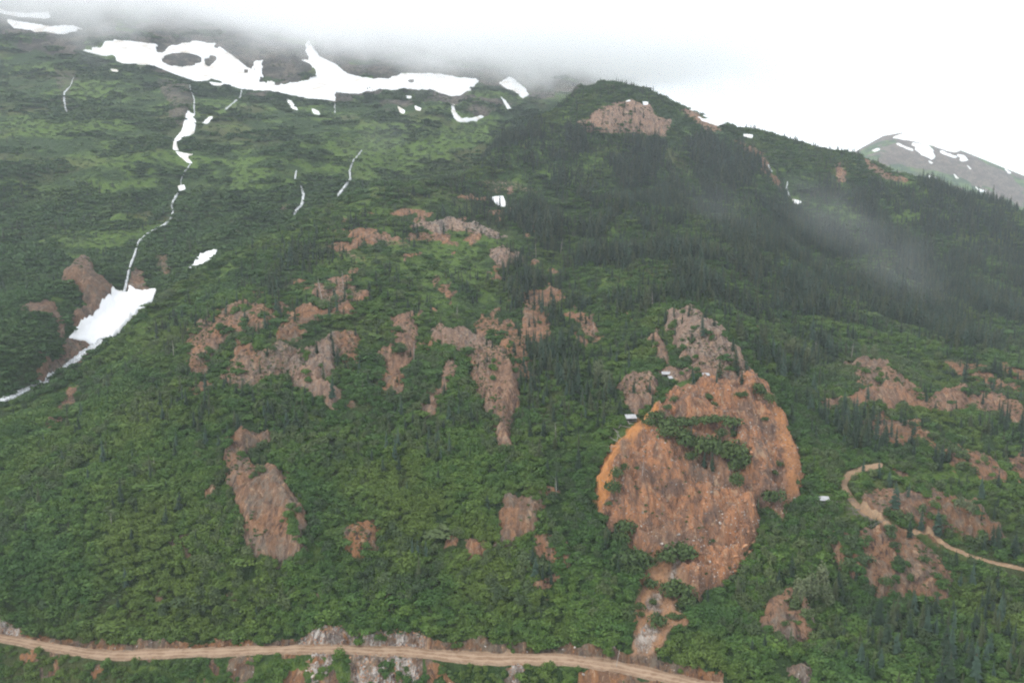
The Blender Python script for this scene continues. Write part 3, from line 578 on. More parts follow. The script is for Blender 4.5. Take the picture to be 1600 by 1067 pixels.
FSN = [('long thin snow streak beside the summit cap of the far peak',[(1400,224),(1430,236),(1426,238),(1398,227)]),
 ('thin snow streak above the rounded patch on the far peak',[(1468,236),(1496,246),(1492,249),(1466,239)]),
 ('faint snow streak on the lower right flank of the far peak',[(1520,286),(1538,296),(1534,298)]),
 ('small snow fleck at the left shoulder of the far peak',[(1362,236),(1374,232),(1376,235),(1364,239)]),
 ('large snow tongue down the face of the far peak',[(1425,224),(1450,228),(1460,240),(1463,248),(1455,252),(1440,243),(1428,232)]),
 ('snow cap strip along the summit of the far peak',[(1395,216),(1410,208),(1440,210),(1470,222),(1500,236),(1490,240),(1460,230),(1430,222),(1412,220)]),
 ('snow patch low on the left foot of the far peak behind the trees',[(1448,276),(1458,274),(1472,284),(1466,288)]),
 ('rounded snow patch under the right shoulder of the far peak',[(1494,242),(1504,244),(1512,252),(1504,254)]),
 ('slanted snow sliver below the rounded patch on the far peak',[(1508,256),(1522,268),(1516,266)]),
 ('short snow sliver in the middle slope of the far peak',[(1484,270),(1500,279),(1494,279)]),
 ('rightmost faint snow sliver on the far peak',[(1566,264),(1580,270),(1576,273)]),
 ('tiny snow scrap below the big tongue on the far peak',[(1448,252),(1460,256),(1454,257)])]
Vkeep, Qkeep = V, Q
V, Q = Vc, Qc
for lab, P in FSN:
    o = extract('snow_patch', far999(sdf(P, cwx, cpy), np.repeat(CT_[:, None], len(AC), 1) < 3.02), M_SNOW, lift=3.0)
    if o: tag(o, lab, 'snow patch', 'snow patches on the far peak')
V, Q = Vkeep, Qkeep
#@@PLANTS
# ------------------------------------------------------------------ plant and stone shapes
def lumps(r, n, leaf, flat=1.0, lobes=6, seed=0, tall=1.0):
    """a crown of leaf-sized faces spread over a few uneven lobes"""
    g = np.random.default_rng(seed); Vs, Fs = [], []
    L = [(g.uniform(-.5, .5) * r, g.uniform(-.5, .5) * r, g.uniform(.35, .75) * r * tall, g.uniform(.42, .66) * r) for _ in range(lobes)]
    for i in range(n):
        cx, cy, cz, cr = L[g.integers(lobes)]
        d = g.normal(size=3); d[2] = abs(d[2]) * 1.1 - .25; d /= np.linalg.norm(d) + 1e-9
        p = np.array([cx, cy, cz]) + d * cr * g.uniform(.72, 1.08) * np.array([1, 1, flat * tall])
        nrm = d + g.normal(size=3) * .55; nrm /= np.linalg.norm(nrm)
        t = np.cross(nrm, g.normal(size=3)); t /= np.linalg.norm(t) + 1e-9; b = np.cross(nrm, t)
        s = leaf * g.uniform(.6, 1.35); k = len(Vs)
        Vs += [p - t * s - b * s * .6, p + t * s - b * s * .5, p + t * s * .7 + b * s * .7, p - t * s * .6 + b * s * .6]
        Fs.append((k, k + 1, k + 2, k + 3))
    return np.array(Vs), np.array(Fs)
def tube(p0, p1, r0, r1, n=5):
    p0, p1 = np.array(p0, float), np.array(p1, float); d = p1 - p0; d /= np.linalg.norm(d)
    a = np.cross(d, (0.31, 0.9, 0.11)); a /= np.linalg.norm(a); b = np.cross(d, a)
    an = np.arange(n) * 2 * math.pi / n
    ring = np.cos(an)[:, None] * a + np.sin(an)[:, None] * b
    Vs = np.concatenate([p0 + ring * r0, p1 + ring * r1]); i = np.arange(n); j = (i + 1) % n
    return Vs, np.stack([i, j, j + n, i + n], -1)
def join(parts):
    Vs, Fs, k = [], [], 0
    for v, f in parts: Vs.append(v); Fs.append(f + k); k += len(v)
    return np.concatenate(Vs), np.concatenate(Fs)
def conifer(seed, layers=17, br=9, wid=.15, gap=.1, base=.08):
    """unit-high narrow spruce: drooping, uneven whorls of branches"""
    g = np.random.default_rng(seed); Vs, Fs = [], []
    for i in range(layers):
        t = i / (layers - 1); z = base + (1 - base) * (1 - (1 - t) ** 1.05) * .97
        R = wid * ((1 - t) ** .85 * .95 + .05) * (1.0 if t > .12 else .75)
        for j in range(br):
            if g.random() < gap: continue
            an = (j + g.uniform(-.4, .4) + .5 * (i % 2)) * 2 * math.pi / br; r = R * g.uniform(.62, 1.22)
            dx, dy = math.cos(an), math.sin(an); w = (.42 * r + .006) * g.uniform(.8, 1.2); drop = r * g.uniform(.25, .65); zz = z + g.uniform(-.012, .012)
            k = len(Vs)
            Vs += [(dx * .004, dy * .004, zz + .022), (dx * r * .6 - dy * w, dy * r * .6 + dx * w, zz - drop * .55), (dx * r, dy * r, zz - drop), (dx * r * .6 + dy * w, dy * r * .6 - dx * w, zz - drop * .55)]
            Fs.append((k, k + 1, k + 2, k + 3))
    k = len(Vs); Vs += [(-.006, 0, .95), (.006, 0, .95), (.002, .004, 1.01), (-.002, -.004, 1.01)]; Fs.append((k, k + 1, k + 2, k + 3))
    return np.array(Vs), np.array(Fs)
def stone(seed):
    g = np.random.default_rng(seed); import bmesh
    bm = bmesh.new(); bmesh.ops.create_icosphere(bm, subdivisions=2, radius=.5)
    cuts = [(lambda d: d / np.linalg.norm(d))(g.normal(size=3)) for _ in range(9)]; ds = g.uniform(.26, .42, 9)
    for v in bm.verts:
        p = np.array(v.co)
        for c, dd in zip(cuts, ds):
            q = p @ c
            if q > dd: p = p - c * (q - dd)
        v.co = p * (1 + g.normal() * .03)
    Vs = np.array([v.co[:] for v in bm.verts]); Fs = np.array([[v.index for v in f.verts] for f in bm.faces]); bm.free()
    return Vs * np.array([1.2, 1, .8]), Fs

def instancer(name, protos, mats, pts, scl, rot, lean=None):
    """ONE object: its mesh holds the sample plants and the points that they are repeated on"""
    K_ = len(protos); Vs, Fs3, Fs4, pr, mi3, mi4 = [], [], [], [], [], []; k = 0
    for i, (v, f, mi) in enumerate(protos):
        Vs.append(v); pr += [i] * len(v); (Fs4 if f.shape[1] == 4 else Fs3).append(f + k)
        (mi4 if f.shape[1] == 4 else mi3).append(np.broadcast_to(mi, len(f))); k += len(v)
    n = len(pts); Vs.append(pts); pr += [-1] * n
    z = np.zeros((k, 3)); at = {'proto': np.array(pr, int), 'var': np.concatenate([np.zeros(k, int), rng.integers(0, K_, n)])}
    f4 = np.concatenate(Fs4) if Fs4 else np.zeros((0, 4), int); f3 = np.concatenate(Fs3) if Fs3 else np.zeros((0, 3), int)
    me = mesh_np(name, np.concatenate(Vs), [x for x in (f4, f3) if len(x)], mats, np.concatenate((mi4 + mi3)), attrs=at)
    for nm, arr in (('scl', np.concatenate([z + 1, scl])), ('rot', np.concatenate([z, rot]))):
        a = me.attributes.new(nm, 'FLOAT_VECTOR', 'POINT'); a.data.foreach_set('vector', arr.astype(np.float32).ravel())
    o = link(name, me); md = o.modifiers.new('spread', 'NODES')
    g = bpy.data.node_groups.new(name + '_spread', 'GeometryNodeTree'); md.node_group = g
    g.interface.new_socket('Geometry', in_out='INPUT', socket_type='NodeSocketGeometry'); g.interface.new_socket('Geometry', in_out='OUTPUT', socket_type='NodeSocketGeometry')
    N = g.nodes; Lk = g.links.new; gi = N.new('NodeGroupInput'); go = N.new('NodeGroupOutput')
    def named(nm, typ):
        a = N.new('GeometryNodeInputNamedAttribute'); a.data_type = typ; a.inputs[0].default_value = nm; return a.outputs[0]
    pa = named('proto', 'INT'); jn = N.new('GeometryNodeJoinGeometry')
    def sep(k):
        c = N.new('FunctionNodeCompare'); c.data_type = 'INT'; c.operation = 'EQUAL'
        Lk(pa, c.inputs[2]); c.inputs[3].default_value = k
        s = N.new('GeometryNodeSeparateGeometry'); s.domain = 'POINT'; Lk(gi.outputs[0], s.inputs[0]); Lk(c.outputs[0], s.inputs[1]); return s.outputs[0]
    for k in range(K_):
        ti = N.new('GeometryNodeGeometryToInstance'); Lk(sep(k), ti.inputs[0]); Lk(ti.outputs[0], jn.inputs[0])
    ip = N.new('GeometryNodeInstanceOnPoints'); Lk(sep(-1), ip.inputs['Points']); Lk(jn.outputs[0], ip.inputs['Instance'])
    ip.inputs['Pick Instance'].default_value = True; Lk(named('var', 'INT'), ip.inputs['Instance Index'])
    Lk(named('rot', 'FLOAT_VECTOR'), ip.inputs['Rotation']); Lk(named('scl', 'FLOAT_VECTOR'), ip.inputs['Scale'])
    Lk(ip.outputs[0], go.inputs[0])
    return tag(o, kind='stuff')

# ------------------------------------------------------------------ where plants grow
CC = cen(Z2); CXX, CYY = cen(XX), cen(YY)
d1 = V[1:, :-1] - V[:-1, :-1]; d2 = V[:-1, 1:] - V[:-1, :-1]; area = np.linalg.norm(np.cross(d1, d2), axis=-1)
vPX, vPY = pix(CXX, CYY, CC)
inview = (vPX > -160) & (vPX < 1760) & (vPY < 1180)
crock, csnow = cen(rock), np.zeros(cPX.shape, bool)
for lab, lay, P in SNOW: csnow |= (sdf(P, cPX, cPY) < 3) & (cA if lay == 'A' else cB)
for nm, lab, lay, P in WATER: csnow |= (sdl([(x, y, w + 2) for x, y, w in P], cPX, cPY) < 0) & (cA if lay == 'A' else cB)
csnow |= mstream
csnow |= (cTK > 2.75) & (cTK < 4.2) | trailm | (sdl([(x, y + 4, w + 6) for x, y, w in TRAIL], cPX, cPY) < 0) & cA
csnow |= cA & (sdf(TAIL, cPXw, cPYw) < 5) | cA & (sdf(CHUTE, cPXw, cPYw) < 2)
slide_in = cA & (sdf(SLIDE, cPXw, cPYw) + 16 * fbm(CXX / 10, CYY / 14, 3, 75) < 0)
visible = inview & (np.abs(cTK - 12.9) > .4) & (cTK < 18.6) & ~((cTK > 12.5) & (vPX > 1020)) & (cTK > 1.5)
def spread(dens, seed):
    """points in every cell at DENS per square metre, evenly"""
    lam = np.where(visible, dens * area, 0).ravel(); cs = np.cumsum(lam); n = int(cs[-1])
    g = np.random.default_rng(seed); i = np.searchsorted(cs, np.arange(n) + g.uniform(0, 1, n)); i = np.clip(i, 0, lam.size - 1)
    r, c = i // (nc_ - 1), i % (nc_ - 1); s, t = g.random(n)[:, None], g.random(n)[:, None]
    P = (V[r, c] * (1 - s) + V[r + 1, c] * s) * (1 - t) + (V[r, c + 1] * (1 - s) + V[r + 1, c + 1] * s) * t
    return P, i
def rots(n, g, tilt=.08): return np.stack([g.normal(size=n) * tilt, g.normal(size=n) * tilt, g.uniform(0, 6.28, n)], -1)
G = np.random.default_rng(11)
cch_ = cen(chute); nz1 = fbm(CXX / 26, CYY / 40, 4, 61); nz2 = fbm(CXX / 9, CYY / 14, 3, 62)
cmead = cen(mead)

FOR = [  # trees per 100 m2 at full cover, height, outline
 ('A', 4.6, 14, [(745,262),(790,215),(850,185),(895,205),(960,222),(1060,222),(1100,215),(1150,222),(1200,262),(1350,292),(1450,285),(1600,330),(1760,330),(1760,560),(1610,560),(1450,535),(1300,505),(1180,492),(1060,462),(1000,440),(930,420),(850,395),(800,350),(780,310)]),
 ('A', 2.6, 11, [(780,390),(850,395),(960,430),(1180,485),(1330,520),(1470,545),(1610,600),(1500,600),(1400,562),(1320,560),(1240,600),(1190,590),(1150,530),(1100,490),(1040,470),(1010,520),(1000,560),(960,590),(960,650),(900,740),(840,720),(815,640),(815,560),(790,480)]),
 ('A', 2.4, 10, [(385,455),(440,405),(540,352),(640,300),(740,290),(790,330),(800,380),(770,380),(650,345),(560,395),(500,430),(470,455),(430,470)]),
 ('A', 2.2, 9, [(640,295),(770,268),(860,300),(880,330),(800,330),(700,310)]),
 ('A', 1.3, 9, [(240,560),(300,500),(480,480),(560,560),(640,580),(740,640),(760,690),(640,660),(520,680),(440,665),(340,700),(200,640)]),
 ('A', 1.2, 8, [(500,400),(770,400),(800,500),(640,480),(520,460)]),
 ('A', 2.4, 10, [(1262,645),(1400,655),(1500,655),(1640,680),(1640,880),(1500,860),(1440,800),(1460,700),(1330,720)]),
 ('A', 1.6, 7, [(1330,745),(1400,740),(1470,760),(1460,790),(1380,770)]), ('A', 1.8, 8, [(1440,800),(1490,850),(1600,880),(1640,960),(1500,920),(1440,850)]),
 ('A', 1.5, 10, [(1300,930),(1500,950),(1640,900),(1640,1090),(1350,1090),(1290,1000)]),
 ('A', 1.7, 9, [(560,580),(640,560),(720,600),(730,680),(640,700),(560,650)]),
 ('A', 2.0, 9, [(300,640),(460,640),(480,690),(420,680),(330,700)]), ('A', .9, 9, [(180,740),(250,740),(320,760),(200,790)]),
 ('A', 1.0, 10, [(600,700),(700,690),(700,740),(610,740)]), ('A', 1.6, 10, [(1040,575),(1180,575),(1200,600),(1060,598)]),
 ('A', 2.0, 10, [(640,840),(672,840),(672,870),(640,870)]), ('A', 1.2, 10, [(820,880),(880,870),(880,915),(830,915)]), ('A', 1.0, 9, [(1020,640),(1175,650),(1180,740),(1060,700)]),
 ('B', .25, 8, [(0,200),(100,260),(300,300),(300,420),(100,430),(0,560)]),
]
# alder thicket of the near mountain
sp_ = np.maximum(2.4, CYY * .0078)
nz3 = fbm(CXX / 4.5, CYY / 8, 3, 65)
rocky = np.clip(1 - sstep(.40, .62, crock + .65 * nz2 + .8 * nz3 + .09), 0, 1)
cov = rocky * (1 - .75 * sstep(.62, .9, cmead + .3 * nz2)) * ~csnow * ~slide_in * cA
upper = sstep(25, -25, sdf([(430,500),(520,400),(640,330),(760,290),(860,300),(860,400),(820,470),(840,540),(700,520),(600,500),(560,560),(450,560)], cPXw, cPYw)) * cA
cov = cov * (1 - upper * (1 - sstep(-.05, .30, nz2 + nz1 * .5 + .1)))
SITES = [(987,652,16,14),(965,690,12,24),(1045,587,16,12),(1103,588,11,10),(1287,780,16,12),(1340,800,26,18),(1361,824,7,8),(963,1030,8,14)]
for x, y, rx, ry in SITES: csnow |= ((cPX - x) / rx) ** 2 + ((cPY - y) / ry) ** 2 < 1
cov = cov * ~csnow
wood = np.zeros(cPX.shape)
for lay, q, h_, P in FOR:
    if q > 1.2 and lay == 'A': wood = np.maximum(wood, sstep(8, -8, sdf(P, cPXw, cPYw)) * min(q / 2.4, 1))
cov = cov * (1 - .72 * wood * cA)
dens = cov * np.where(cTK < 3, .9, 1.0) / sp_ ** 2 * 1.75
P, i = spread(dens, 1); n = len(P)
size = np.minimum(np.maximum(2.4, P[:, 1] * .0078), 6) / 2.4 * np.exp(G.normal(size=n) * .38) * np.where(cTK.ravel()[i] < 3, .62, 1) * (1 - .35 * crock.ravel()[i])
P[:, 2] -= .25
shr = [(*lumps(1.65, 380, .20, 1, 9, s, G.uniform(.95, 1.35)), 0) for s in range(7)]
alder = instancer('alder_thicket', shr, [M_ALDER], P, np.stack([size, size, np.minimum(size, 1.15) * G.uniform(.8, 1.25, n)], -1), rots(n, G))
print('alder', n)
wz = sstep(.05, .30, fbm(CXX / 22, CYY / 34, 3, 76) + .2 * sstep(1130, 1250, cPX) * (cTK < 10))
P, i = spread(cov * wz * .55 / sp_ ** 2 * (cTK > 5.3), 7); n = len(P); size = np.minimum(np.maximum(2.4, P[:, 1] * .0078), 6) / 2.4 * np.exp(G.normal(size=n) * .3) * 1.15
instancer('willow_thicket', [(*lumps(1.4, 330, .20, 1, 7, 130 + s, 1.5), 0) for s in range(5)], [M_OLIVE], P, np.stack([size, size, np.minimum(size, 1.3) * G.uniform(.9, 1.4, n)], -1), rots(n, G)); print('willow', n)
# olive scrub of the stony shelves round the slide (same habit, duller leaf)
# heath and stunted bushes of the far slope
sp2 = np.maximum(4.2, CYY * .0085)
streak = fbm(CXX / 75, CC / 17, 4, 63) * .9 + fbm(CXX / 30, CC / 9, 3, 64) * .5
cvB = sstep(-.08, .16, streak - .62 * (cmead - .45)) * np.clip(1 - sstep(.3, .6, crock + .3 * nz2), 0, 1) * ~csnow * cB
cvB = np.maximum(cvB, .9 * cB * (cTK < 16.3) * sstep(.50, .38, cmead) * np.clip(1 - sstep(.25, .5, crock + .3 * nz2), 0, 1) * ~csnow)
P, i = spread(cvB / sp2 ** 2 * 1.6, 2); n = len(P)
size = np.maximum(4.2, P[:, 1] * .0085) / 2.3 * G.uniform(.6, 1.4, n); P[:, 2] -= .3
heath = instancer('heath_scrub', [(*lumps(1.65, 110, .34, .8, 6, 30 + s, .62), 0) for s in range(5)], [M_HEATH], P, np.stack([size, size, np.minimum(size, 2.2) * G.uniform(.6, 1.0, n)], -1), rots(n, G))
print('heath', n)
# low grass and fern tufts wherever it is open but green
op = (1 - sstep(.25, .6, crock + .5 * nz2)) * ~csnow * ~slide_in * visible
P, i = spread(op * np.where(cA, np.clip(.25 + cmead, 0, 1) * .6, np.clip(cmead * 1.2 - .1, 0, 1) * .8) / np.maximum(1.9, CYY * .0066) ** 2, 3); n = len(P)
size = np.maximum(1.9, P[:, 1] * .0066) / 2.3 * G.uniform(.5, 1.1, n)
tf = (crock > .3) * cA * ~csnow * ~slide_in * (cTK > 5) * sstep(-.05, .2, fbm(CXX / 14, CYY / 20, 3, 73)) + .16 * slide_in * (cch_ < .3) * sstep(.1, .3, fbm(CXX / 12, CYY / 18, 3, 74)) + .5 * (crock > .3) * cB * ~csnow * sstep(.0, .2, streak)
P2, i2 = spread(tf * .17 / np.maximum(1, CYY / 420) ** 2, 6); n2_ = len(P2); s2 = G.uniform(.22, .6, n2_) * np.maximum(1, P2[:, 1] / 420)
tufts = instancer('rock_scrub', [(*lumps(1.5, 90, .30, .8, 5, 80 + s, .8), 0) for s in range(4)], [M_BUSH], P2, np.stack([s2, s2, s2 * .9], -1), rots(n2_, G)); print('tufts', n2_)
M_GRASS = leaf_mat('fern_blades', (0.065, 0.115, 0.034), (0.10, 0.15, 0.05), (0.075, 0.12, 0.04))
fern = instancer('fern_tufts', [(*lumps(1.5, 80, .26, .6, 5, 60 + s, .5), 0) for s in range(3)], [M_GRASS], P, np.stack([size, size, size * .7], -1), rots(n, G))
print('fern', n)

# conifers
tden = (.22 + .55 * sstep(740, 600, cPY)) * cA * (cTK > 5.2); tht = np.full(cPX.shape, 8.0)
for lay, q, h_, P in FOR:
    w = sstep(8, -8, sdf(P, cPXw, cPYw)) * (cA if lay == 'A' else cB)
    tht = np.where(w > .3, h_, tht); tden = np.maximum(tden, q * w)
tden = tden * (1 - sstep(.72, .95, cmead + .2 * nz2)) * (1 - .72 * sstep(.35, .7, crock)) * (~csnow) * (~slide_in | (sdf(FOR[16][3], cPX, cPY) < 0))
tden *= np.clip(.45 + 1.9 * sstep(-.25, .35, nz1), 0, 1.9)
P, i = spread(tden / 100.0, 4); n = len(P)
H = tht.ravel()[i] * G.uniform(.5, 1.2, n) * np.clip(.75 + nz1.ravel()[i], .6, 1.2) * np.where(G.random(n) < .08, 1.3, 1)
# named spruces that stand out in the photo: (px, py of the foot, height px)
STAND = [(190,790,50),(140,752,26),(655,905,46),(645,872,38),(655,872,38),(667,872,38),(838,905,44),(848,905,30),(862,912,26),(600,740,34),(625,740,34),(345,705,34),(322,700,40),(520,620,40),(628,650,36),(465,672,44),(450,672,38),
  (480,668,34),(420,648,30),(275,700,30),(255,655,28),(232,665,24),(285,630,34),(108,835,22),(92,855,20),(1115,735,36),(1100,730,34),(1125,700,34),(1147,680,30),(1080,685,26),(945,855,36),(962,845,30),(1185,805,30),(1085,600,26),(1120,598,24),(1160,597,26),
  (1390,760,30),(1400,790,46),(1420,775,30),(1466,835,50),(1350,740,30),(1375,745,30),(1440,830,36),(1500,920,34),(1340,905,30),(1310,925,46),(1400,1020,44),(1420,960,34),(1360,985,30),(1290,915,36),(1480,980,36),(1520,990,30),(1535,780,40),(1560,760,34),
  (215,805,26),(178,800,30),(105,940,26),(868,700,30),(885,680,30),(905,735,44),(855,740,30),(870,765,36),(790,745,30),(735,720,26),(558,690,26),(515,500,34),(528,490,38)]
def ground(px, py):
    d = np.where(cTK < 12.3, (vPX - px) ** 2 + (vPY - py) ** 2, 1e9); j = int(np.argmin(d)); r, c = j // (nc_ - 1), j % (nc_ - 1)
    return V[r, c].copy()
SP = np.array([ground(a, b) for a, b, _ in STAND]); SH = np.array([h_ * p[1] / F for (_, _, h_), p in zip(STAND, SP)])
P = np.concatenate([SP, P]); H = np.concatenate([SH, H]); n = len(P)
qx, qy = pix(P[:, 0], P[:, 1], P[:, 2]); show = H / P[:, 1] * ((qx > 10) & (qx < 1590) & (qy < 1062) & (qy > 20)); show[:len(SP)] += 1
first = np.argsort(-show)[:300]; rest = np.ones(n, bool); rest[first] = False
cons = [(6,17,9,.135,.10), (7,15,8,.165,.15), (8,18,9,.120,.12), (9,14,8,.15,.22), (10,13,8,.185,.12), (12,18,8,.105,.15)]
crowns = [conifer(*c) for c in cons]; trunk = join([tube((0, 0, -.04), (0, 0, .55), .014, .009), tube((0, 0, .55), (0, 0, .97), .009, .003)])
tm = [TINT['dark green'], TINT['olive green'], TINT['blue-green']]
def fullp(c, mi): v, f = join([c, trunk]); return v, f, np.array([mi] * len(c[1]) + [3] * len(trunk[1]))
pro = [fullp(crowns[k], [0, 0, 1, 0, 1, 0, 2, 0][j]) for j, k in enumerate([0, 1, 2, 3, 4, 5, 2, 4])]
hr = H[rest]; wd = hr * G.uniform(.95, 1.5, len(hr))
rr = rots(len(hr), G, .03); forest = instancer('spruce_forest', pro, tm + [M_BARK], P[rest], np.stack([wd, wd, hr], -1), rr)
print('conifers', n)

LAND = [('the orange slide',1100,760),('the bald dome on the skyline',970,190),('the grey rock knob',735,610),('the dark gullied outcrop',420,790),('the upper rock shelf',700,355),
 ('the sharp red crag',795,400),('the brown outcrop in the alders',810,820),('the ravine snow slab',180,495),('the mottled rock band',390,530),('the broad red rib',490,600),('the long orange ridge',1450,630),
 ('the rounded brown whaleback',1370,590),('the big mottled dome by the trail',1390,885),('the ribbed grey cone',1235,975),('the purple-brown hump',1515,815),('the trail bend',1325,755),('the pair of tin roofs',1045,585),
 ('the tin roof over the chute',987,652),('the grey tailings',1020,960),('the golden crag',1120,560),('the narrow red scar',95,640),('the split orange outcrop',625,540),('the small red outcrop',675,625),
 ('the haul road curve',40,990),('the white road cutting',600,995),('the forked road gully',880,1010),('the lone snow patch',780,318),('the small tin roof',1290,776),('the slide foot',1120,920),('the pale poplars',1280,930)]
def where(px, py):
    nm, x, y = min(LAND, key=lambda L: (L[1] - px) ** 2 + (1.2 * (L[2] - py)) ** 2); dx, dy = px - x, py - y
    rel = ('above' if dy < 0 else 'below') if abs(dy) > abs(dx) else ('left of' if dx < 0 else 'right of')
    far_ = math.hypot(dx, dy); 
    return ('just ' if far_ < 45 else 'well ' if far_ > 110 else '') + rel + ' ' + nm
class Labels:
    """gives every thing the wording that sets it apart; what nothing tells apart shares wording and group"""
    def __init__(s): s.rows = []
    def add(s, o, look, noun, cat, px, py, h): s.rows.append((o, look, noun, cat, where(px, py), px, py, h))
    def done(s):
        by = {}
        for r in s.rows: by.setdefault((r[2], r[1], r[4]), []).append(r)
        for (noun, look, w), L in by.items():
            grp = f'{noun} {w}'; L.sort(key=lambda r: -r[7])
            if len(L) == 1: names = ['']
            elif len(L) == 2: names = ['taller of two ', 'shorter of two '] if 'spruce' in noun or 'snag' in noun else ['larger of two ', 'smaller of two ']
            elif len(L) == 3: L.sort(key=lambda r: r[5]); names = ['leftmost ', 'middle ', 'rightmost ']
            else:
                L.sort(key=lambda r: r[5]); names = [None] * len(L); names[0] = 'leftmost '; names[-1] = 'rightmost '
                hi = min(range(1, len(L) - 1), key=lambda j: L[j][6]); lo = max((j for j in range(1, len(L) - 1) if j != hi), key=lambda j: L[j][6], default=None)
                names[hi] = 'uppermost '
                if lo is not None: names[lo] = 'lowest '
            for j_, q in enumerate(names):
                if q is None: names[j_] = ['second', 'third', 'fourth', 'fifth', 'sixth', 'seventh', 'eighth', 'ninth', 'tenth'][min(j_ - 1, 8)] + ' '
            for r, q in zip(L, names):
                pl = '' if not (q and 'of two' in q) else 'es' if noun.endswith('bush') else 's'
                lab = f'{q}{look} {noun}{pl} {w}' if q.strip() not in ('second', 'third', 'fourth', 'fifth', 'sixth', 'seventh', 'eighth', 'ninth', 'tenth') else f'{q}from left of the {look} {noun}{"es" if noun.endswith("bush") else "s"} {w}'
                tag(r[0], ' '.join(lab.split()[:16]), r[3], grp)
LB = Labels()
cmesh = {}; vr, vf = trunk
for ti, tn in enumerate(TINT):
    for k in range(6): cmesh[tn, k] = mesh_np('crown', *crowns[k], [TINT[tn]])
tmesh = mesh_np('trunk', vr, vf, [M_BARK])
def place(name, meshes, loc, rot, scl):
    """Empty at the foot carrying copies of the parts"""
    o = bpy.data.objects.new(name, None); COL.objects.link(o); o.location = loc; o.rotation_euler = rot; o.scale = scl; o.empty_display_size = .5
    for nm, me in meshes: link(nm, me, o)
    return o
hd = {j: ('tall', 'small')[0] for j in ()}
for j in first:
    tn = ['dark green', 'dark green', 'blue-green', 'olive green', 'blue-green'][int(G.integers(5))]; k = int(G.integers(6)); h_ = float(H[j]); w = h_ * G.uniform(1.0, 1.45)
    o = place('spruce_tree', [('crown', cmesh[tn, k]), ('trunk', tmesh)], tuple(P[j]), (G.normal() * .03, G.normal() * .03, G.uniform(0, 6.28)), (w, w, h_))
    hp = h_ / P[j, 1] * F
    LB.add(o, ('towering ' if hp > 44 else 'tall ' if hp > 34 else 'mid-sized ' if hp > 26 else 'short ') + ('slender ' if k in (2, 5) else 'broad ' if k == 4 else '') + tn, 'spruce', 'spruce tree', qx[j], qy[j], hp)

# dead snags
def snag(seed):
    g = np.random.default_rng(seed); parts = [tube((0, 0, -.03), (.01, .01, .6), .016, .011), tube((.01, .01, .6), (.02, .0, 1), .011, .003)]
    br = []
    for k in range(16):
        z = g.uniform(.25, .95); an = g.uniform(0, 6.28); L_ = .14 * (1.1 - z) + .03
        br.append(tube((.01, .01, z), (.01 + math.cos(an) * L_, .01 + math.sin(an) * L_, z - .02), .004, .0015, 3))
    return join(parts), join(br)
SN = [snag(s) for s in (1, 2, 3)]
snm = [(mesh_np('trunk', *a, [M_DEAD]), mesh_np('branches', *b, [M_DEAD])) for a, b in SN]
for q, (px, py, hh) in enumerate([(175,825,26),(242,735,24),(647,565,34),(715,500,26),(877,395,24),(838,400,24),(505,470,40),(538,445,30),(870,690,34),(272,560,30),(1005,740,30),(1272,560,30),(1330,560,28),(870,775,30),(1020,480,26),(930,520,26)]):
    g_ = ground(px, py); h_ = hh * g_[1] / F; a, b = snm[q % 3]
    o = place('dead_tree', [('trunk', a), ('branches', b)], tuple(g_), (G.normal() * .06, G.normal() * .06, G.uniform(0, 6)), (h_, h_, h_))
    LB.add(o, 'bare silver-grey', 'snag', 'dead tree', px, py, hh)

# pale broadleaf trees
for q, (px, py, hh) in enumerate([(1250,945,54),(1266,950,62),(1281,940,66),(1292,955,48),(1500,800,44),(1516,806,40),(935,600,40),(948,615,44),(1240,560,34),(1262,572,30),(1352,560,26),(1365,565,28)]):
    g_ = ground(px, py); h_ = hh * g_[1] / F
    cr = mesh_np('crown', *lumps(.30, 650, .032, 1, 8, 200 + q, 2.6 if q not in (4, 5) else 1.8), [M_PALE]); cr.transform(__import__('mathutils').Matrix.Translation((0, 0, .12)))
    o = place('poplar_tree', [('crown', cr), ('trunk', tmesh)], tuple(g_), (0, 0, G.uniform(0, 6)), (h_ * .8, h_ * .8, h_ * .9))
    LB.add(o, 'pale feathery', 'poplar', 'poplar tree', px, py, hh)

# single bushes on the bare slide and tailings: (px, py foot, width px, height px)
BUSH = [(1022,655,24,14),(1016,666,20,12),(1040,672,32,18),(1060,668,28,16),(1078,668,24,14),(1100,663,26,14),(1120,660,22,14),(1140,666,34,16),(1047,690,32,24),(1066,684,24,16),(1130,682,18,13),(1146,682,22,12),
 (1082,704,34,26),(1098,712,34,28),(1114,716,34,28),(1132,720,36,28),(1150,724,36,28),(1166,728,28,22),(1148,742,26,24),(1152,764,18,24),(1080,722,20,14),(1209,782,30,20),(1219,728,11,9),(1212,740,9,8),(1247,760,9,7),
 (957,770,22,20),(965,752,16,18),(976,736,12,12),(997,736,10,6),(951,786,11,8),(942,812,16,12),(978,836,30,20),(968,850,24,18),(1062,880,44,28),(1040,880,30,20),(1078,872,20,14),(1003,890,40,26),(975,886,40,24),(985,900,30,18),
 (1022,918,24,14),(1021,942,11,11),(1001,952,15,13),(1002,963,11,9),(1028,982,28,22),(985,975,24,24),(1048,932,34,26),(1066,942,38,28),(1050,962,18,8),(1062,966,16,8),(1075,952,24,20),(1086,927,12,6),
 (1155,622,13,9),(1166,619,11,9),(1108,626,15,9),(1118,637,11,9),(1190,618,18,13),(1203,632,20,13),(1184,606,22,10),(1052,630,14,9),(1042,640,14,8),(1195,655,10,7),(975,812,8,5),(1010,790,6,4),(1114,848,7,6),(1140,888,7,5),
 (1404,888,16,10),(1422,905,14,10),(1385,915,20,14),(1445,880,16,10),(1228,975,12,8),(1218,985,10,7),(1360,845,12,8),(1330,830,18,12),(1515,842,14,10)]
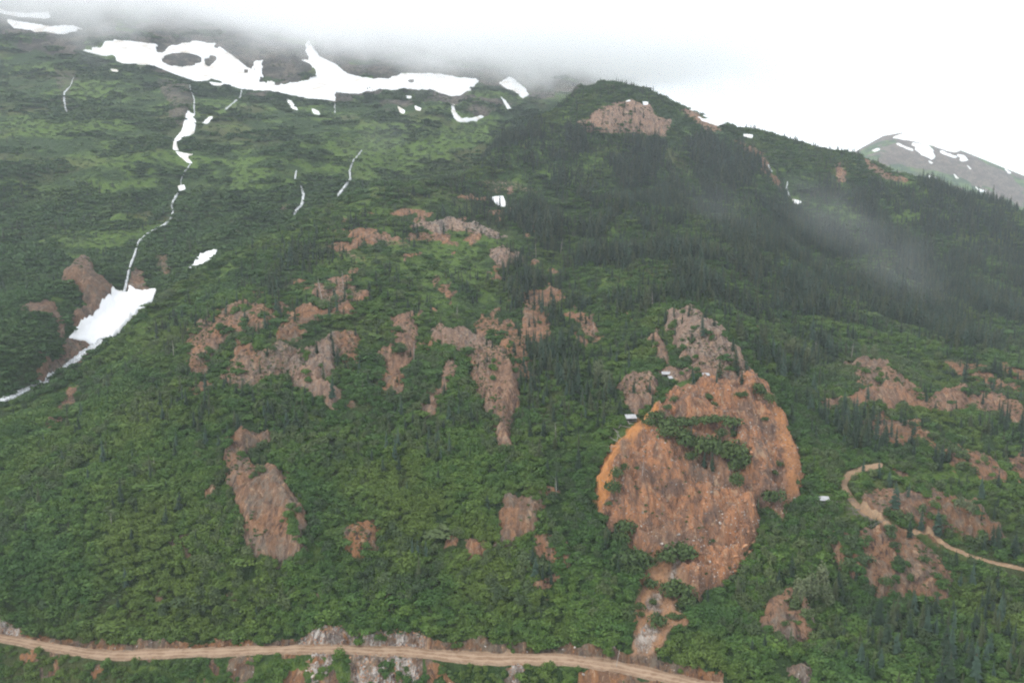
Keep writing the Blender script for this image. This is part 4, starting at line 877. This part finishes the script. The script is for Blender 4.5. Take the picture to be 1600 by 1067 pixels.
bm_ = [mesh_np('willow_bush', *lumps(.62, 420, .062, 1, 8, 300 + q, 1.0), [M_BUSH]) for q in range(6)]
for q, (px, py, ww, hh) in enumerate(BUSH):
    g_ = ground(px, py - hh * .15); o = link('willow_bush', bm_[q % 6]); s = g_[1] / F
    o.location = (g_[0], g_[1], g_[2] - .2); o.rotation_euler = (0, 0, G.uniform(0, 6.28)); o.scale = (ww * s * 1.12, ww * s * 1.12, hh * s * 1.5)
    LB.add(o, 'wide low' if ww > 26 and ww > 1.5 * hh else 'big rounded' if ww > 26 else 'mid-sized' if ww > 14 else 'tiny', 'willow bush', 'bush', px, py, ww)

# boulders, and loose stones past counting
st = [stone(s) for s in range(8)]; smo = [mesh_np('boulder', *a, [M_RO]) for a in st[:4]]; smg = [mesh_np('boulder', *a, [M_RG]) for a in st[4:]]
BO = [(1166,853,14,0),(1178,846,10,0),(1150,868,9,0),(1168,834,8,0),(1178,828,7,0),(1158,820,8,0),(1148,845,7,0),(1135,880,6,0),(1172,862,8,0),(1160,878,7,0),(1150,892,7,0),(1128,900,6,0),(1085,920,6,1),(1105,915,6,0),(1050,720,5,1),(1190,730,9,0),(1175,705,7,0),
      (1195,700,7,0),(1165,780,7,0),(1178,790,8,0),(1140,770,7,0),(1125,745,9,0),(1015,825,6,0),(985,800,5,0),(1060,835,8,1),(1035,850,7,1),(1000,760,5,0),(1070,610,7,0),(1140,610,7,0),(1170,640,7,0),
      (495,1035,6,1),(505,1048,6,1),(490,1055,7,1),(570,1040,6,1),(585,1050,7,1),(600,1044,6,1),(615,1052,7,1),(632,1040,6,1),(520,1032,5,1),(548,1036,4,1),(466,1031,4,1),(10,975,6,1),(20,985,5,1),(1358,812,5,1),(280,1012,3,1),(880,1012,4,1)]
for q, (px, py, ww, gr) in enumerate(BO):
    g_ = ground(px, py); s = ww * g_[1] / F; o = link('boulder', (smg if gr else smo)[q % 4]); o.location = (g_[0], g_[1], g_[2] + s * .15)
    o.rotation_euler = (G.normal() * .3, G.normal() * .3, G.uniform(0, 6)); o.scale = (s, s * G.uniform(.7, 1), s * G.uniform(.6, .9))
    LB.add(o, ('large' if ww > 12 else 'blocky' if ww > 6 else 'small') + (' pale grey' if gr else ' rust-orange'), 'boulder', 'boulder', px, py, ww)
LB.done()
cch = cen(chute)
sd_ = (slide_in * (1 - .92 * cch) + .5 * cA * (sdf(TAIL, cPXw, cPYw) < 0) + 3.0 * ((cTK > 1.9) & (cTK < 5.2)) * (cen(wsh) > .3) * ~roadm + .35 * cA * (cTK < 5.2) * (crock > .6) * ~roadm) + 1.2 * slide_in * sstep(.0, .25, fbm(cPX / 24, cPY / 34, 3, 72) + .25 * (cPX > 1120))
P, i = spread(sd_ * .5, 5); n = len(P); s = G.uniform(.15, .5, n) ** 1.4 * 2.0 * np.where(G.random(n) < .05, 1.8, 1)
gr_ = np.array([0, 0, 0, 1]); P[:, 2] += .05
instancer('loose_stones', [(*a, int(k >= 6)) for k, a in enumerate(st)], [M_RO, M_RG], P, np.stack([s, s, s * .8], -1), rots(n, G, .5)); print('stones', n)

# ------------------------------------------------------------------ mine sheds, trestle, poles
def box(x0, x1, y0, y1, z0, z1):
    v = np.array([(x, y, z) for z in (z0, z1) for x, y in ((x0, y0), (x1, y0), (x1, y1), (x0, y1))], float)
    return v, np.array([(3, 2, 1, 0), (4, 5, 6, 7), (0, 1, 5, 4), (1, 2, 6, 5), (2, 3, 7, 6), (3, 0, 4, 7)])
def bar(p0, p1, w):
    v, f = tube(p0, p1, w * .7, w * .7, 4); return v, np.concatenate([f, [[3, 2, 1, 0], [4, 5, 6, 7]]])
def shed(px, py, L, D, H_, rz, label, drop=.5, planks=True, tilt=0.0):
    g_ = ground(px, py); o = bpy.data.objects.new('mine_shed', None); COL.objects.link(o)
    o.location = tuple(g_); o.rotation_euler = (tilt, 0, rz); tag(o, label, 'shed', 'tin-roofed sheds on the rock ledges')
    # corrugated sheet roof: front edge lower
    nx = 40; xs = np.linspace(-L / 2 - .3, L / 2 + .3, nx); zz = .035 * np.sin(np.arange(nx) * math.pi / 1.5); v = []
    for t in (0, 1):
        for y, z in ((-D / 2 - .4, H_ - drop), (D / 2 + .3, H_ + .1)): v += [(x, y, z + q - t * .05) for x, q in zip(xs, zz)]
    f = []
    for k in range(nx - 1): f += [(k, k + 1, nx + k + 1, nx + k), (2*nx + k + 1, 2*nx + k, 3*nx + k, 3*nx + k + 1), (k + 1, k, 2*nx + k, 2*nx + k + 1), (nx + k, nx + k + 1, 3*nx + k + 1, 3*nx + k)]
    f += [(0, nx, 3*nx, 2*nx), (nx - 1, 3*nx - 1, 4*nx - 1, 2*nx - 1)]
    link('roof', mesh_np('roof', v, np.array(f), [M_TIN]), o)
    for sx in (-1, 1):
        for y, hh in ((-D / 2, H_ - drop), (D / 2, H_)): link('post', mesh_np('post', *box(sx * L / 2 - .09, sx * L / 2 + .09, y - .09, y + .09, -1.6, hh - .08), [M_WOOD]), o)
    if planks:
        pl = [box(-L / 2 + .12 + k * .3, -L / 2 + .38 + k * .3, D / 2 - .02, D / 2 + .05, -.6, H_ - .1 + .03 * math.sin(k * 3)) for k in range(int((L - .3) / .3))]
        link('wall', mesh_np('wall', *join(pl), [M_WOOD]), o)
        pl = [box(-L / 2 - .05, -L / 2 + .02, -D / 2 + .15 + k * .3, -D / 2 + .41 + k * .3, -.6, H_ - drop * (1 - k * .3 / D) - .12) for k in range(int((D - .3) / .3))]
        link('wall', mesh_np('wall', *join(pl), [M_WOOD]), o)
    link('floor_deck', mesh_np('floor_deck', *join([box(-L / 2 - .2, L / 2 + .2, -D / 2 - .3 + k * .3, -D / 2 - .04 + k * .3, -.18, -.1) for k in range(int(D / .3) + 1)]), [M_WOOD]), o)
    return o
shed(987, 656, 4.4, 2.6, 2.3, .12, 'white tin-roofed shed on posts at the top of the orange earth chute', 1.1)
shed(1043, 586, 4.6, 1.9, 2.0, -.1, 'long narrow white tin roof, upper of the pair on the ledge', .9)
shed(1049, 592, 2.1, 1.6, 1.6, .2, 'small white tin-roofed hut just below the long roof on the ledge', .8)
shed(1103, 590, 2.8, 1.7, 1.9, -.05, 'small white tin-roofed shed among spruces behind the orange knoll', .8)
sh = shed(1287, 781, 4.2, 2.1, 1.9, -.12, 'grey-white tin roof sagging in the alders left of the trail', .9)
link('plank_ramp', mesh_np('plank_ramp', *join([bar((1.8 + .1 * k, -1 + .25 * k, 1.2), (5.6, -.9 + .25 * k, .4), .14) for k in range(3)]), [M_DEAD]), sh)
def beams(name, lab, cat, pts, seed, mat, n, part, L=(3, 7), w=.16):
    g = np.random.default_rng(seed); o = bpy.data.objects.new(name, None); COL.objects.link(o); c = ground(*pts[len(pts) // 2]); o.location = tuple(c); tag(o, lab, cat)
    for k in range(n):
        t = k / max(1, n - 1) * (len(pts) - 1); i0 = min(int(t), len(pts) - 2); t -= i0
        p = ground(pts[i0][0] * (1 - t) + pts[i0 + 1][0] * t + g.normal() * 3, pts[i0][1] * (1 - t) + pts[i0 + 1][1] * t + g.normal() * 2) - c
        an = g.normal() * .5 - .5 + (1.5 if k % 4 == 0 else 0); l = g.uniform(*L) / 2; d = np.array([math.cos(an), math.sin(an) * .5, math.sin(an) * .45]) * l
        q = np.array([0, 0, .9 + g.uniform(0, .8)]); link(part, mesh_np(part, *bar(p - d + q, p + d + q, w), [mat]), o)
beams('collapsed_trestle', 'collapsed dark timber trestle sloping down beside the trail', 'trestle', [(1306,782),(1330,795),(1350,812),(1374,824)], 3, M_WOOD, 26, 'timber')
beams('log_pile', 'jumble of silvery fallen logs under the shed above the chute', 'log pile', [(985,664),(970,672),(962,690),(955,706)], 4, M_DEAD, 14, 'log', (3, 6), .14)
g_ = ground(1361, 825); v, f = tube((0, 0, -.1), (0, 0, 1.3), .5, .5, 14); o = link('white_tank', mesh_np('white_tank', np.concatenate([v, [[0, 0, 1.42]]]), [f, np.array([(14 + k, 14 + (k + 1) % 14, 28) for k in range(14)])], [M_TIN])); o.location = tuple(g_ + np.array([0, 0, .5]))
tag(o, 'small white tank at the lower end of the ruined trestle', 'tank')
for (px, py, hh, ln, lab) in ((963,1040,30,.18,'thin grey leaning pole beside the haul road'),):
    g_ = ground(px, py); h_ = hh * g_[1] / F; o = bpy.data.objects.new('wooden_pole', None); COL.objects.link(o); o.location = tuple(g_); tag(o, lab, 'pole')
    link('shaft', mesh_np('shaft', *tube((0, 0, -.3), (ln * h_, 0, h_), .10, .07, 8), [M_DEAD]), o); link('guy_wire', mesh_np('guy_wire', *tube((ln * h_, 0, h_), (-1.5, 0, 0), .02, .02, 3), [M_WOOD]), o)

# ------------------------------------------------------------------ cloud on the summits, and the damp air
def grid_slab(name, x0, x1, y0, y1, nx, ny, bot, top, mat):
    X, Y = np.meshgrid(np.linspace(x0, x1, nx), np.linspace(y0, y1, ny)); B, T = bot(X, Y), top(X, Y)
    n = X.size; ii = np.arange(n).reshape(ny, nx); V_ = np.concatenate([np.stack([X, Y, B], -1).reshape(-1, 3), np.stack([X, Y, T], -1).reshape(-1, 3)])
    q = np.stack([ii[:-1, :-1], ii[1:, :-1], ii[1:, 1:], ii[:-1, 1:]], -1).reshape(-1, 4); fs = [q, q[:, ::-1] + n]
    for e in (ii[0], ii[-1][::-1], ii[:, 0][::-1], ii[:, -1]): fs.append(np.stack([e[:-1], e[1:], e[1:] + n, e[:-1] + n], -1))
    return link(name, mesh_np(name, V_, np.concatenate(fs), [mat], smooth=True))
# underside of the cloud deck: plane through the places where the slope goes into the mist
fit = [(0,16,1660),(150,62,1580),(300,92,1500),(480,94,1500),(620,104,1500),(720,118,1480),(850,126,1440),(960,128,1400),(1060,150,1350),(1200,206,1400)]
rowsA, rhs = [], []
for x, y, d in fit:
    a, e = ray(x, y); rowsA.append((1, float(a) * d, d)); rhs.append(float(e) * d)
c0, c1, c2 = np.linalg.lstsq(np.array(rowsA), np.array(rhs), rcond=None)[0]
print('cloud base', c0, c1, c2)
b = NB('cloud_mist'); pv = b.n('ShaderNodeVolumePrincipled'); pv.inputs['Color'].default_value = (.995, .997, 1, 1); pv.inputs['Anisotropy'].default_value = .65
sx = b.n('ShaderNodeSeparateXYZ'); b.put(sx.inputs[0], b.pos())
base = b.math('ADD', b.math('ADD', b.math('MULTIPLY', sx.outputs[0], c1), b.math('MULTIPLY', sx.outputs[1], c2)), c0)
hgt = b.math('SUBTRACT', sx.outputs[2], base)
nn = b.noise(.0062, 4, .6, (1, .7, 1.6), .5); hh = b.math('ADD', hgt, b.math('MULTIPLY', b.math('SUBTRACT', nn, .5), 215.0))
den = b.math('MULTIPLY', b.math('MULTIPLY', b.ramp(hh, -12, 95), .0105), b.ramp(sx.outputs[0], 620, 300))
b.put(pv.inputs['Density'], den); b.t.links.new(pv.outputs[0], b.out.inputs['Volume'])
pl = lambda X, Y: c0 + c1 * X + c2 * Y
cl = grid_slab('cloud', -1900, 640, 1255, 3100, 60, 30, lambda X, Y: pl(X, Y) - 45 + 14 * fbm(X / 200, Y / 200, 3, 81), lambda X, Y: pl(X, Y) + 160 + 30 * fbm(X / 260, Y / 260, 3, 82), b.m)
tag(cl, 'white cloud bank hiding the summits above the snowfields', 'cloud', kind='stuff')
b = NB('damp_air'); pv = b.n('ShaderNodeVolumePrincipled'); pv.inputs['Color'].default_value = (.84, .92, 1, 1); pv.inputs['Density'].default_value = .00009; pv.inputs['Anisotropy'].default_value = .2
b.t.links.new(pv.outputs[0], b.out.inputs['Volume'])
hz = link('haze', mesh_np('haze', *box(-4400, 5200, -60, 4400, -262, float(max(Z2.max(), 500)) + 60), [b.m])); tag(hz, kind='stuff')

# thin wisps of mist caught in the hollows of the right-hand forest
def wisp(px, py, Y, sx_, sy_, sz_, rz, k):
    b = NB('wisp_mist'); pv = b.n('ShaderNodeVolumePrincipled'); pv.inputs['Color'].default_value = (.96, .98, 1, 1)
    tc = b.n('ShaderNodeTexCoord').outputs['Object']; ln = b.n('ShaderNodeVectorMath', operation='LENGTH'); b.put(ln.inputs[0], tc)
    nz = b.noise(1.6, 3, .6, vec=tc); r = b.math('ADD', ln.outputs['Value'], b.math('MULTIPLY', b.math('SUBTRACT', nz, .5), 1.1))
    b.put(pv.inputs['Density'], b.ramp(r, .95, .1, 0, k)); b.t.links.new(pv.outputs[0], b.out.inputs['Volume'])
    import bmesh
    bm = bmesh.new(); bmesh.ops.create_icosphere(bm, subdivisions=3, radius=1.0); me = bpy.data.meshes.new('mist_wisp'); bm.to_mesh(me); bm.free(); me.materials.append(b.m)
    o = link('mist_wisp', me); a, e = ray(px, py); o.location = (float(a) * Y, Y, float(e) * Y); o.scale = (sx_, sy_, sz_); o.rotation_euler = (0, rz, 0); tag(o, kind='stuff')
wisp(1295, 335, 830, 75, 70, 40, .5, 0.00108); wisp(1400, 420, 740, 90, 70, 42, .7, 0.00096); wisp(600, 215, 980, 60, 60, 26, -.5, 0.00066); wisp(1120, 330, 800, 50, 50, 34, .3, 0.00072)
